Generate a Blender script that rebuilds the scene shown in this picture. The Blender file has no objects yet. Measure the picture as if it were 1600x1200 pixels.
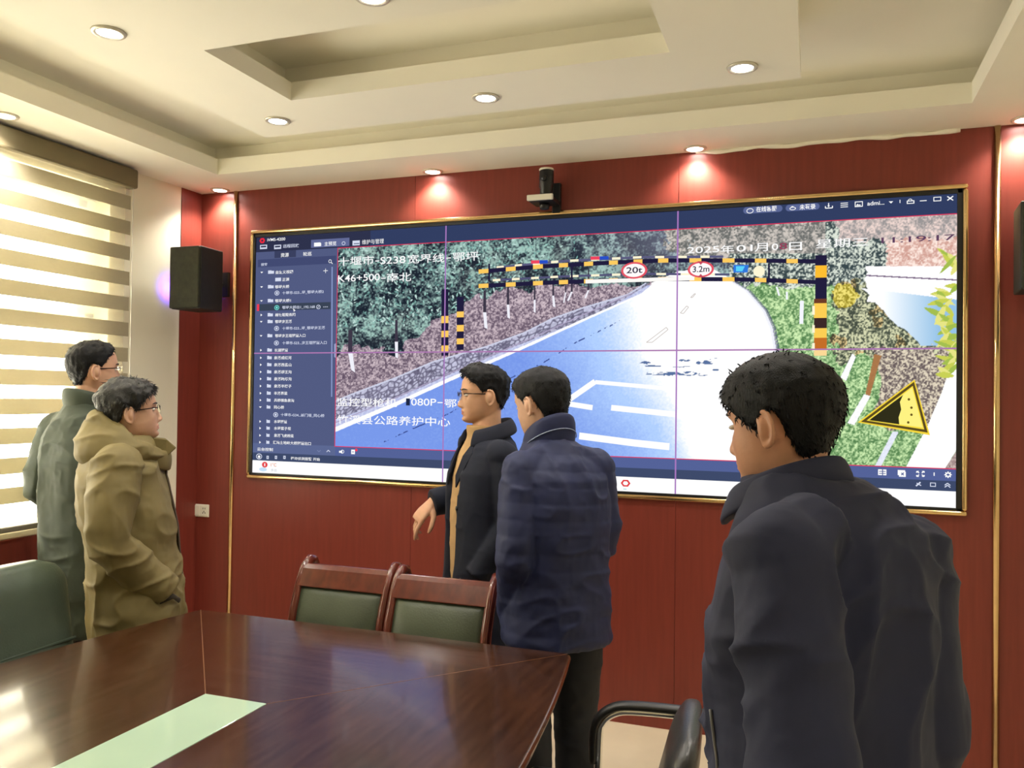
import bpy, bmesh, math, random
import numpy as np
from mathutils import Vector, Matrix, noise

random.seed(7)
sc = bpy.context.scene
COL = sc.collection
PI = math.pi

# ------------------------------------------------------------------ camera
CAM = np.array([3.03337156, -4.02451770, 1.57278898])
YAW, PITCH, ROLL, FPX = 0.345740698, 0.0151806687, 0.0124603301, 1307.87155
def cam_axes():
    f = np.array([-math.sin(YAW)*math.cos(PITCH), math.cos(YAW)*math.cos(PITCH), math.sin(PITCH)])
    r = np.cross(f, [0, 0, 1]); r /= np.linalg.norm(r)
    u = np.cross(r, f)
    return math.cos(ROLL)*r+math.sin(ROLL)*u, -math.sin(ROLL)*r+math.cos(ROLL)*u, f
CR, CU, CF = cam_axes()
cd = bpy.data.cameras.new('camera')
cd.sensor_fit = 'HORIZONTAL'; cd.sensor_width = 36; cd.lens = 36*FPX/1600
cd.clip_start = 0.05; cd.clip_end = 200
co = bpy.data.objects.new('camera', cd); COL.objects.link(co)
mw = Matrix.Identity(4)
for i in range(3):
    mw[i][0], mw[i][1], mw[i][2], mw[i][3] = CR[i], CU[i], -CF[i], CAM[i]
co.matrix_world = mw
sc.camera = co

# ------------------------------------------------------------------ light and exposure
sc.view_settings.view_transform = 'Standard'
sc.view_settings.look = 'None'
sc.view_settings.exposure = 0.55
sc.view_settings.gamma = 1.0
sc.view_settings.use_curve_mapping = False
sc.cycles.use_denoising = True
sc.cycles.max_bounces = 8
sc.cycles.diffuse_bounces = 5
sc.cycles.transparent_max_bounces = 12
sc.cycles.caustics_reflective = False
sc.cycles.caustics_refractive = False
sc.cycles.sample_clamp_indirect = 6.0
w = bpy.data.worlds.new('daylight'); sc.world = w; w.use_nodes = True
WORLD_STRENGTH = 18.0
w.node_tree.nodes['Background'].inputs[0].default_value = (1.0, 0.95, 0.86, 1)
w.node_tree.nodes['Background'].inputs[1].default_value = WORLD_STRENGTH
DOWN_W = 20.0          # each ceiling downlight
SCREEN_GAIN = 0.69

def portal(name, x, y, z, sy, sz):
    l = bpy.data.lights.new(name, 'AREA'); l.shape = 'RECTANGLE'; l.size = sz; l.size_y = sy
    l.cycles.is_portal = True
    o = bpy.data.objects.new(name, l); COL.objects.link(o)
    o.location = (x, y, z); o.rotation_euler = (0, -PI/2, 0)
portal('window_daylight', -0.62, -1.85, 1.78, 2.3, 1.72)

# ------------------------------------------------------------------ helpers
def lin(c):
    c = c/255.0
    return c/12.92 if c <= 0.04045 else ((c+0.055)/1.055)**2.4
def S(r, g, b): return (lin(r), lin(g), lin(b))

def mat(name, color, rough=0.5, metal=0.0, var=0.12, scale=8.0, stretch=(1, 1, 1), bump=0.0, bscale=60.0,
        bstretch=None, coat=0.0, spec=0.5, sheen=0.0, detail=4.0, emit=0.0, dist=0.01, rvar=0.0):
    m = bpy.data.materials.new(name); m.use_nodes = True
    nt = m.node_tree; n = nt.nodes; L = nt.links
    b = n['Principled BSDF']
    b.inputs['Roughness'].default_value = rough
    b.inputs['Metallic'].default_value = metal
    b.inputs['Specular IOR Level'].default_value = spec
    b.inputs['Coat Weight'].default_value = coat
    b.inputs['Coat Roughness'].default_value = 0.08
    if sheen: b.inputs['Sheen Weight'].default_value = sheen
    tc = n.new('ShaderNodeTexCoord')
    mp = n.new('ShaderNodeMapping'); mp.inputs['Scale'].default_value = stretch
    L.new(tc.outputs['Object'], mp.inputs['Vector'])
    nz = n.new('ShaderNodeTexNoise'); nz.inputs['Scale'].default_value = scale; nz.inputs['Detail'].default_value = detail
    L.new(mp.outputs['Vector'], nz.inputs['Vector'])
    rp = n.new('ShaderNodeValToRGB')
    lo = [max(0, c*(1-var)) for c in color]; hi = [min(1, c*(1+var)) for c in color]
    rp.color_ramp.elements[0].position = 0.3; rp.color_ramp.elements[0].color = (*lo, 1)
    rp.color_ramp.elements[1].position = 0.7; rp.color_ramp.elements[1].color = (*hi, 1)
    L.new(nz.outputs['Fac'], rp.inputs['Fac'])
    L.new(rp.outputs['Color'], b.inputs['Base Color'])
    if rvar:
        mr = n.new('ShaderNodeMapRange'); mr.inputs[3].default_value = rough-rvar; mr.inputs[4].default_value = rough+rvar
        L.new(nz.outputs['Fac'], mr.inputs[0]); L.new(mr.outputs[0], b.inputs['Roughness'])
    if emit:
        L.new(rp.outputs['Color'], b.inputs['Emission Color']); b.inputs['Emission Strength'].default_value = emit
    if bump:
        mb = n.new('ShaderNodeMapping'); mb.inputs['Scale'].default_value = bstretch or stretch
        L.new(tc.outputs['Object'], mb.inputs['Vector'])
        nb = n.new('ShaderNodeTexNoise'); nb.inputs['Scale'].default_value = bscale; nb.inputs['Detail'].default_value = 5
        L.new(mb.outputs['Vector'], nb.inputs['Vector'])
        bp = n.new('ShaderNodeBump'); bp.inputs['Strength'].default_value = bump; bp.inputs['Distance'].default_value = dist
        L.new(nb.outputs['Fac'], bp.inputs['Height']); L.new(bp.outputs['Normal'], b.inputs['Normal'])
    return m

def emat(name, color, strength=1.0):
    """a lit surface (lamp lens, screen pixels)"""
    m = bpy.data.materials.new(name); m.use_nodes = True
    nt = m.node_tree; nt.nodes.clear()
    e = nt.nodes.new('ShaderNodeEmission'); e.inputs[0].default_value = (*color, 1); e.inputs[1].default_value = strength
    o = nt.nodes.new('ShaderNodeOutputMaterial'); nt.links.new(e.outputs[0], o.inputs[0])
    return m

def bend(P, k=5):
    """a rounded path through the given points"""
    P = [np.array(q, float) for q in P]; P = [2*P[0]-P[1]]+P+[2*P[-1]-P[-2]]; out = []
    for i in range(1, len(P)-2):
        a, b_, c, d = P[i-1:i+3]
        for j in range(k):
            t = j/k; out.append(tuple(0.5*(2*b_+(c-a)*t+(2*a-5*b_+4*c-d)*t*t+(3*b_-a-3*c+d)*t**3)))
    return out+[tuple(P[-2])]

class MB:
    """collects shapes and links them as one mesh object"""
    def __init__(s): s.v = []; s.f = []; s.mi = []; s.m = 0
    def add(s, v, f):
        o = len(s.v); s.v += [tuple(p) for p in v]; s.f += [tuple(i+o for i in q) for q in f]; s.mi += [s.m]*len(f)
        return s
    def box(s, x0, x1, y0, y1, z0, z1):
        return s.add([(x0,y0,z0),(x1,y0,z0),(x1,y1,z0),(x0,y1,z0),(x0,y0,z1),(x1,y0,z1),(x1,y1,z1),(x0,y1,z1)],
                     [(0,3,2,1),(4,5,6,7),(0,1,5,4),(1,2,6,5),(2,3,7,6),(3,0,4,7)])
    def loft(s, rings, closed=True, cap=True):
        n = len(rings[0]); v = []; f = []
        for r in rings: v += [tuple(p) for p in r]
        for i in range(len(rings)-1):
            for j in range(n if closed else n-1):
                k = (j+1) % n
                f.append((i*n+j, i*n+k, (i+1)*n+k, (i+1)*n+j))
        if cap and closed:
            f.append(tuple(range(n-1, -1, -1))); f.append(tuple((len(rings)-1)*n+j for j in range(n)))
        return s.add(v, f)
    def tube(s, path, rad, n=12, cap=True, flat=None, up=(0, 0, 1)):
        """rad: number, list of numbers or list of (a, b); a is across 'up', b along it"""
        P = [np.array(p, float) for p in path]; R = []
        if not isinstance(rad, (list, tuple)): rad = [rad]*len(P)
        prev = None
        for i, p in enumerate(P):
            t = P[min(i+1, len(P)-1)]-P[max(i-1, 0)]; t = t/ (np.linalg.norm(t)+1e-12)
            if prev is None:
                a = np.array(up, float)
                if abs(a@t) > 0.95: a = np.array([1.0, 0, 0]) if abs(t[0]) < 0.9 else np.array([0, 1.0, 0])
            else: a = prev
            b = a-(a@t)*t; b /= np.linalg.norm(b); prev = b
            c = np.cross(t, b)
            ra, rb = rad[i] if isinstance(rad[i], (tuple, list)) else (rad[i], rad[i])
            R.append([p+ra*math.cos(2*PI*k/n)*c+rb*math.sin(2*PI*k/n)*b for k in range(n)])
        return s.loft(R, True, cap)
    def ball(s, c, r, nu=16, nv=10):
        if not isinstance(r, (tuple, list)): r = (r, r, r)
        rings = []
        for i in range(1, nv):
            a = PI*i/nv
            rings.append([(c[0]+r[0]*math.sin(a)*math.cos(2*PI*k/nu), c[1]+r[1]*math.sin(a)*math.sin(2*PI*k/nu), c[2]-r[2]*math.cos(a)) for k in range(nu)])
        return s.loft(rings)
    def lathe(s, c, prof, n=32):
        """prof: (radius, z) pairs about a vertical axis"""
        return s.loft([[(c[0]+r*math.cos(2*PI*k/n), c[1]+r*math.sin(2*PI*k/n), c[2]+z) for k in range(n)] for r, z in prof])
    def prism(s, poly, axis, a, b):
        """poly of 2D points extruded between a and b along axis (0, 1, 2)"""
        def P(p, t):
            return (t, p[0], p[1]) if axis == 0 else (p[0], t, p[1]) if axis == 1 else (p[0], p[1], t)
        n = len(poly)
        return s.add([P(p, a) for p in poly]+[P(p, b) for p in poly],
                     [tuple(range(n)), tuple(range(2*n-1, n-1, -1))]+[(i, i+n, (i+1) % n+n, (i+1) % n) for i in range(n)])
    def mesh(s, name):
        me = bpy.data.meshes.new(name); me.from_pydata(s.v, [], s.f)
        bm = bmesh.new(); bm.from_mesh(me); bmesh.ops.recalc_face_normals(bm, faces=bm.faces); bm.to_mesh(me); bm.free()
        if any(s.mi): me.polygons.foreach_set('material_index', s.mi)
        me.update()
        return me
    def build(s, name, mats, parent=None, smooth=False, bevel=0.0, seg=2, sub=0):
        me = s.mesh(name)
        return link(name, me, mats, parent, smooth, bevel, seg, sub)

def link(name, me, mats, parent=None, smooth=False, bevel=0.0, seg=2, sub=0):
    for m in (mats if isinstance(mats, (list, tuple)) else [mats]): me.materials.append(m)
    if smooth: me.polygons.foreach_set('use_smooth', [True]*len(me.polygons))
    o = bpy.data.objects.new(name, me); COL.objects.link(o)
    if parent is not None: o.parent = parent
    if bevel:
        md = o.modifiers.new('bevel', 'BEVEL'); md.width = bevel; md.segments = seg; md.limit_method = 'ANGLE'; md.angle_limit = 0.6
    if sub:
        md = o.modifiers.new('sub', 'SUBSURF'); md.levels = sub; md.render_levels = sub
    return o

def tag(o, label, cat, group=None):
    o['label'] = label; o['category'] = cat
    if group: o['group'] = group
    return o
def thing(name, label, cat, loc=(0, 0, 0), rz=0.0, group=None):
    o = bpy.data.objects.new(name, None); COL.objects.link(o)
    o.empty_display_size = 0.1
    o.location = loc; o.rotation_euler = (0, 0, rz)
    return tag(o, label, cat, group)
def struct(o): o['kind'] = 'structure'; return o
def copy_tree(o, parent=None):
    c = o.copy(); COL.objects.link(c)
    if parent is not None: c.parent = parent
    for ch in list(o.children): copy_tree(ch, c)
    return c

def fuse(name, mb, voxel, mats, parent=None, smooth=2, extra=None, factor=0.5):
    """one continuous surface out of overlapping closed shapes"""
    me = mb.mesh(name)
    o = bpy.data.objects.new(name, me); COL.objects.link(o)
    md = o.modifiers.new('r', 'REMESH'); md.mode = 'VOXEL'; md.voxel_size = voxel; md.adaptivity = 0
    if smooth:
        md = o.modifiers.new('s', 'SMOOTH'); md.iterations = smooth; md.factor = factor
    dg = bpy.context.evaluated_depsgraph_get()
    m2 = bpy.data.meshes.new_from_object(o.evaluated_get(dg))
    bpy.data.objects.remove(o); bpy.data.meshes.remove(me)
    m2.name = name
    if extra: extra(m2)
    return link(name, m2, mats, parent, smooth=True)

def coords(me):
    a = np.empty(len(me.vertices)*3, np.float32); me.vertices.foreach_get('co', a); return a.reshape(-1, 3).astype(np.float64)
def normals(me):
    a = np.empty(len(me.vertices)*3, np.float32); me.vertices.foreach_get('normal', a); return a.reshape(-1, 3).astype(np.float64)
def setco(me, c):
    me.vertices.foreach_set('co', np.ascontiguousarray(c, np.float32).ravel()); me.update()

def vnoise(P, seed=0):
    """smooth value noise in [0, 1] at points P (n, 3)"""
    P = np.asarray(P, float); i = np.floor(P).astype(np.int64); f = P-i; f = f*f*(3-2*f)
    def h(x, y, z):
        n = (x*374761393+y*668265263+z*2147483647+seed*1274126177) & 0xffffffff
        n = ((n ^ (n >> 13))*1274126177) & 0xffffffff
        n = ((n ^ (n >> 16))*668265263) & 0xffffffff
        return ((n ^ (n >> 15)) & 0xffff)/65535.0
    r = 0
    for dx in (0, 1):
        for dy in (0, 1):
            for dz in (0, 1):
                wgt = (f[:, 0] if dx else 1-f[:, 0])*(f[:, 1] if dy else 1-f[:, 1])*(f[:, 2] if dz else 1-f[:, 2])
                r = r+wgt*h(i[:, 0]+dx, i[:, 1]+dy, i[:, 2]+dz)
    return r
def ridge(P, seed=0): return 1-np.abs(2*vnoise(P, seed)-1)

# ------------------------------------------------------------------ materials
M = {}
M['plaster'] = mat('cream ceiling paint', S(246, 242, 228), 0.85, var=0.02, scale=2)
M['wallpaint'] = mat('cream wall paint', S(240, 236, 214), 0.8, var=0.03, scale=3)
M['redwood'] = mat('red veneer panelling', S(124, 53, 43), 0.4, var=0.08, scale=9, stretch=(6, 6, 0.35), bump=0.02, bscale=40, bstretch=(8, 8, 0.4), spec=0.4)
M['gold'] = mat('polished gold trim', (0.78, 0.56, 0.28), 0.16, metal=1.0, var=0.05, scale=20)
M['tile'] = mat('beige floor tile', S(230, 216, 188), 0.25, var=0.06, scale=3)
M['darkwood'] = mat('dark stained table wood', S(58, 33, 19), 0.2, var=0.35, scale=5, stretch=(9, 0.8, 4), bump=0.03, bscale=30, bstretch=(14, 1, 6), coat=0.4, rvar=0.04)
M['darkwoodx'] = mat('dark stained table wood across', S(58, 33, 19), 0.2, var=0.35, scale=5, stretch=(0.8, 9, 4), bump=0.03, bscale=30, bstretch=(1, 14, 6), coat=0.4, rvar=0.04)
M['edge'] = mat('table edge moulding', S(96, 58, 34), 0.22, var=0.2, scale=12, coat=0.3)
M['seam'] = mat('pale inlay line', S(112, 74, 46), 0.3, var=0.1)
M['jade'] = mat('pale green back painted glass', S(178, 206, 184), 0.08, var=0.03, scale=3, coat=0.6)
M['black'] = mat('black plastic', S(22, 22, 24), 0.4, var=0.1)
M['cabinet'] = mat('black vinyl speaker cabinet', S(34, 36, 32), 0.55, var=0.2, scale=30, bump=0.1, bscale=300)
M['grille'] = mat('dark speaker grille cloth', S(50, 52, 38), 0.75, var=0.25, scale=40, bump=0.3, bscale=700)
M['white'] = mat('white plastic', S(232, 228, 214), 0.4, var=0.03)
M['metal'] = mat('brushed steel', (0.62, 0.6, 0.57), 0.25, metal=1.0, var=0.06)
M['chrome'] = mat('chrome tube', (0.8, 0.8, 0.78), 0.12, metal=1.0, var=0.03)
M['chairwood'] = mat('mahogany chair wood', S(92, 36, 24), 0.22, var=0.25, scale=8, stretch=(4, 4, 0.8), coat=0.5)
M['greenleather'] = mat('dark green leather', S(66, 74, 56), 0.42, var=0.18, scale=6, bump=0.12, bscale=160)
M['blackleather'] = mat('black leather', S(52, 52, 54), 0.32, var=0.2, scale=6, bump=0.1, bscale=160)
M['greychairleather'] = mat('teal green leather', S(72, 84, 72), 0.4, var=0.18, scale=5, bump=0.12, bscale=140)
# ------------------------------------------------------------------ the room
XL, XR, YB, YF, ZC, ZT = -0.388, 4.06, 0.0, -6.2, 2.749, 2.925
struct(MB().box(XL-0.3, XR+0.2, YF-0.2, 0.2, -0.1, 0).build('floor', M['tile']))
# back wall of red veneer, with hairline joints between its panels
b = MB(); xs = [XL-0.2, -0.137, 1.02, 2.42, 3.762, XR+0.2]
for a, c in zip(xs[:-1], xs[1:]): b.box(a+0.0012, c-0.0012, 0, 0.15, 0, 3.0)
b.box(XL-0.2, XR+0.2, 0.004, 0.15, 0, 3.0)
struct(b.build('wall_back', M['redwood']))
# left wall with two window openings; the last strip before the corner is veneered
WY = [(-0.68, -3.02)]; WZ = (0.93, 2.62)
b = MB()
ys = [0.0, WY[0][0], WY[0][1], YF]
for i, (a, c) in enumerate(zip(ys[:-1], ys[1:])):
    if i % 2 == 0: b.box(XL-0.24, XL, c, a, 0, 3.0)
    else: b.box(XL-0.24, XL, c, a, 0, WZ[0]); b.box(XL-0.24, XL, c, a, WZ[1], 3.0)
struct(b.build('wall_left', M['wallpaint']))
struct(MB().box(XL-0.01, XL+0.004, -0.166, 0, 0, ZC).build('trim_1', M['redwood']))
struct(MB().box(XL-0.01, XL+0.02, -3.2, -0.60, 0, 0.90).build('trim_2', M['redwood']))
struct(MB().box(XR, XR+0.15, YF, 0.0, 0, 3.0).build('wall_right', M['wallpaint']))
struct(MB().box(XL-0.24, XR+0.15, YF-0.15, YF, 0, 3.0).build('wall_front', M['wallpaint']))

# tray ceiling: top slab, border soffit with a set back cove, and a dropped ring panel
struct(MB().box(XL-0.24, XR+0.15, YF-0.15, 0.15, ZT, ZT+0.1).build('ceiling', M['plaster']))
def ring(b, X0, X1, Y0, Y1, x0, x1, y0, y1, z0, z1):
    b.box(X0, X1, Y0, y0, z0, z1); b.box(X0, X1, y1, Y1, z0, z1); b.box(X0, x0, y0, y1, z0, z1); b.box(x1, X1, y0, y1, z0, z1)
LIP = 2.833; K = 0.10
b = MB()
ring(b, XL-0.1, XR+0.1, YF-0.1, 0.05, 0.005, 3.612, -3.60, -0.34, ZC, LIP)
ring(b, XL-0.1, XR+0.1, YF-0.1, 0.05, 0.005-K, 3.612+K, -3.60-K, -0.34+K, LIP, ZT+0.02)
struct(b.build('trim_3', M['plaster']))
b = MB()
ring(b, 0.655, 2.982, -3.13, -0.81, 1.056, 2.567, -1.70, -1.19, ZC, 2.822)
ring(b, 0.655+K, 2.982-K, -3.13+K, -0.81-K, 1.056-K, 2.567+K, -1.70-K, -1.19+K, 2.822, ZT+0.01)
struct(b.build('trim_4', M['plaster']))

# gold half round strips on the veneer
def strip(b, pts, r):
    b.tube(pts, r, 14)
b = MB(); b.tube([(-0.137, -0.002, 0.0), (-0.137, -0.002, ZC-0.001)], [(0.014, 0.012)]*2, 20, up=(0, 1, 0)); struct(b.build('trim_5', M['gold'], smooth=True, bevel=0))
b = MB(); b.tube([(3.762, -0.002, 0.0), (3.762, -0.002, ZC-0.001)], [(0.014, 0.012)]*2, 20, up=(0, 1, 0)); struct(b.build('trim_6', M['gold'], smooth=True))
# rough filler bead where the soffit meets the veneer
b = MB(); pts = []; rr = []
for i in range(60):
    x = 2.5+i*(3.62-2.5)/59
    pts.append((x, -0.004, ZC-0.006-0.010*noise.noise((x*7, 3, 1)))); rr.append(0.010+0.006*noise.noise((x*11, 0, 5)))
b.tube(pts, rr, 8); struct(b.build('trim_7', M['plaster'], smooth=True))

# windows
M['frame'] = mat('white window frame', S(236, 230, 208), 0.4, var=0.02)
M['curtainstrip'] = mat('tan window reveal', S(196, 150, 120), 0.7, var=0.05)
gl = bpy.data.materials.new('window glass'); gl.use_nodes = True
g = gl.node_tree; g.nodes.clear()
o_ = g.nodes.new('ShaderNodeOutputMaterial'); mx = g.nodes.new('ShaderNodeMixShader'); tr = g.nodes.new('ShaderNodeBsdfTransparent'); gs = g.nodes.new('ShaderNodeBsdfGlossy'); fr = g.nodes.new('ShaderNodeFresnel')
gs.inputs['Roughness'].default_value = 0.02; tr.inputs[0].default_value = (0.97, 0.98, 0.97, 1)
mf = g.nodes.new('ShaderNodeMath'); mf.operation = 'MULTIPLY'; mf.inputs[1].default_value = 0.5
g.links.new(fr.outputs[0], mf.inputs[0]); g.links.new(mf.outputs[0], mx.inputs[0]); g.links.new(tr.outputs[0], mx.inputs[1]); g.links.new(gs.outputs[0], mx.inputs[2]); g.links.new(mx.outputs[0], o_.inputs[0])
M['glass'] = gl
for i, (ya, yb) in enumerate(WY):
    wroot = bpy.data.objects.new('window_%d' % (i+1), None); COL.objects.link(wroot); wroot.location = (XL-0.12, (ya+yb)/2, WZ[0]); struct(wroot)
    h = (ya-yb)/2; H = WZ[1]-WZ[0]
    b = MB()
    b.box(-0.03, 0.03, -h, h, 0, 0.06); b.box(-0.03, 0.03, -h, h, H-0.07, H)
    for y in (-h, h-0.07, -0.035): b.box(-0.03, 0.03, y, y+0.07, 0, H)
    b.box(-0.03, 0.03, -h, h, 0.98, 1.05)
    b.box(-0.018, 0.045, h-0.13, h-0.07, 0.06, H-0.07); b.box(-0.018, 0.045, -h+0.07, h-0.07, H-0.115, H-0.07)
    b.build('window_frame', M['frame'], wroot, bevel=0.006)
    MB().box(-0.004, 0.004, -h+0.05, h-0.05, 0.05, H-0.06).build('window_pane', M['glass'], wroot)
    b = MB(); b.box(-0.05, 0.135, -h-0.02, h+0.02, -0.03, 0.004); b.build('window_sill', M['frame'], wroot, bevel=0.006)
# deep eave outside over the windows
struct(MB().box(-2.6, XL-0.26, -7.5, 1.0, 2.50, 2.66).build('trim_8', M['wallpaint']))

# zebra roller blind in front of the near window
fab = mat('greige blind fabric', S(176, 164, 132), 0.9, var=0.04, scale=60)
def sheer_mat():
    m = bpy.data.materials.new('sheer blind mesh'); m.use_nodes = True; nt = m.node_tree; nt.nodes.clear()
    o = nt.nodes.new('ShaderNodeOutputMaterial'); mx = nt.nodes.new('ShaderNodeMixShader'); t = nt.nodes.new('ShaderNodeBsdfTransparent'); d = nt.nodes.new('ShaderNodeBsdfTranslucent'); d2 = nt.nodes.new('ShaderNodeBsdfDiffuse'); m2 = nt.nodes.new('ShaderNodeMixShader')
    wv = nt.nodes.new('ShaderNodeTexNoise'); wv.inputs['Scale'].default_value = 400; mr = nt.nodes.new('ShaderNodeMapRange'); mr.inputs[3].default_value = 0.28; mr.inputs[4].default_value = 0.33
    nt.links.new(wv.outputs['Fac'], mr.inputs[0]); nt.links.new(mr.outputs[0], mx.inputs[0])
    t.inputs[0].default_value = (1, 0.97, 0.88, 1); d.inputs[0].default_value = (0.85, 0.8, 0.62, 1); d2.inputs[0].default_value = (0.85, 0.8, 0.66, 1)
    nt.links.new(d.outputs[0], m2.inputs[1]); nt.links.new(d2.outputs[0], m2.inputs[2])
    nt.links.new(t.outputs[0], mx.inputs[1]); nt.links.new(m2.outputs[0], mx.inputs[2]); nt.links.new(mx.outputs[0], o.inputs[0]); return m
def band_mat():
    m = bpy.data.materials.new('greige blind band'); m.use_nodes = True; nt = m.node_tree; n = nt.nodes; n.clear()
    o = n.new('ShaderNodeOutputMaterial'); mx = n.new('ShaderNodeMixShader'); mx.inputs[0].default_value = 0.45
    d = n.new('ShaderNodeBsdfDiffuse'); t = n.new('ShaderNodeBsdfTranslucent')
    nz = n.new('ShaderNodeTexNoise'); nz.inputs['Scale'].default_value = 120; rp = n.new('ShaderNodeValToRGB')
    rp.color_ramp.elements[0].color = (*S(196, 188, 164), 1); rp.color_ramp.elements[1].color = (*S(208, 200, 176), 1)
    nt.links.new(nz.outputs['Fac'], rp.inputs[0]); nt.links.new(rp.outputs[0], d.inputs[0]); t.inputs[0].default_value = (*S(176, 170, 150), 1)
    nt.links.new(d.outputs[0], mx.inputs[1]); nt.links.new(t.outputs[0], mx.inputs[2]); nt.links.new(mx.outputs[0], o.inputs[0]); return m
M['sheer'] = sheer_mat(); M['band'] = band_mat()
BX, BY0, BY1 = -0.345, -3.05, -0.595
bl = thing('zebra_blind', 'greige and sheer striped roller blind drawn down over the bright left window', 'blind', (BX, (BY0+BY1)/2, 0.94))
hw = (BY1-BY0)/2
b = MB(); b.box(-0.035, 0.03, -hw-0.03, hw+0.03, 1.70, 1.80); b.build('valance', mat('dark olive valance fabric', S(120, 110, 82), 0.8, var=0.05), bl, bevel=0.01)
b = MB(); b.m = 0
b.add([(0.004, -hw, 0.02), (0.004, hw-0.03, 0.02), (0.004, hw-0.03, 1.72), (0.004, -hw, 1.72)], [(0, 1, 2, 3)])
sh = b.build('sheer_fabric', M['sheer'], bl)
b = MB(); z = 2.597-0.94-0.072
while z > 0.02:
    b.box(0.0075, 0.0095, -hw, hw, z, z+0.072); z -= 0.1325
b.build('opaque_bands', M['band'], bl)
MB().box(-0.008, 0.018, -hw, hw, 0.0, 0.026).build('bottom_rail', mat('greige rail', S(150, 142, 128), 0.5), bl, bevel=0.006)
b = MB(); b.tube([(0.012, hw+0.012, 1.70), (0.012, hw+0.012, 0.25)], 0.003, 6); b.build('pull_cord', M['white'], bl, smooth=True)

# downlights
M['lens'] = emat('lit downlight lens', (1.0, 0.96, 0.9), 30.0)
M['rim'] = mat('satin downlight rim', S(214, 208, 192), 0.3, var=0.03, metal=0.3)
def downlight(label, x, y, group, first=[None]):
    if first[0] is None:
        t = thing('downlight', label, 'ceiling light', (x, y, ZC), 0, group)
        MB().lathe((0, 0, 0), [(0.036, -0.001), (0.040, -0.007), (0.052, -0.006), (0.055, 0.0)], 40).build('rim', M['rim'], t, smooth=True)
        MB().lathe((0, 0, 0), [(0.001, -0.0045), (0.036, -0.0045), (0.037, -0.0035), (0.001, -0.0035)], 32).build('lens', M['lens'], t)
        l = bpy.data.lights.new('lamp', 'SPOT'); l.energy = DOWN_W; l.spot_size = 2.3; l.spot_blend = 0.7; l.shadow_soft_size = 0.035; l.color = (1.0, 0.94, 0.84)
        lo = bpy.data.objects.new('lamp', l); COL.objects.link(lo); lo.parent = t; lo.location = (0, 0, -0.02)
        first[0] = t
    else:
        t = copy_tree(first[0]); t.location = (x, y, ZC); tag(t, label, 'ceiling light', group)
    return t
gb, gp = 'downlights in the ceiling border', 'downlights in the dropped ceiling panel'
downlight('lit downlight in the ceiling border above the left speaker', -0.206, -0.060, gb)
downlight('lit downlight over the red wall between the left speaker and the camera bracket', 1.148, -0.058, gb)
downlight('lit downlight over the red wall just right of the camera above the video wall', 2.503, -0.058, gb)
downlight('lit downlight at the far right edge of the photo above the right speaker', 3.852, -0.065, gb)
downlight('lit downlight in the left ceiling border over the window blind', -0.226, -1.413, gb)
downlight('lit downlight at the far left corner of the dropped ceiling panel', 0.856, -0.998, gp)
downlight('lit downlight in the middle of the far side of the dropped ceiling panel', 1.813, -0.983, gp)
downlight('lit downlight at the far right corner of the dropped ceiling panel', 2.789, -0.982, gp)
downlight('bright downlight at upper left, nearer one on the left side of the dropped panel', 0.857, -1.917, gp)
downlight('downlight cut by the top edge of the photo, near side of the dropped panel', 1.80, -1.86, gp)
for label, x, y in (('downlight over the man in the foreground, just above the photo', 2.789, -1.917), ('downlight on the near left of the dropped panel, outside the photo', 0.857, -2.80), ('added unseen fill downlight behind the viewer near the rear wall', 2.4, -5.2), ('added unseen fill downlight behind the viewer at the right rear', 3.5, -3.9)):  # the two behind the viewer are unseen lamps added to brighten the foreground
    downlight(label, x, y, gp if y > -2 else 'downlights behind the viewer')
# ------------------------------------------------------------------ video wall
SX0, SX1, SZ0, SZ1 = 0.0, 3.63, 1.1095, 2.488
YS = -0.012
def scr(px, py):
    """rectifies a point of the photographed screen into metres on the screen's own plane"""
    d = CF+(px-800)/FPX*CR+(600-py)/FPX*CU
    t = (YS-CAM[1])/d[1]
    return CAM[0]+t*d[0], CAM[2]+t*d[2]
def unscr(X, Z):
    d = np.stack([X-CAM[0], np.full_like(X, YS-CAM[1]), Z-CAM[2]], -1)
    f = d@CF
    return 800+FPX*(d@CR)/f, 600-FPX*(d@CU)/f

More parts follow.
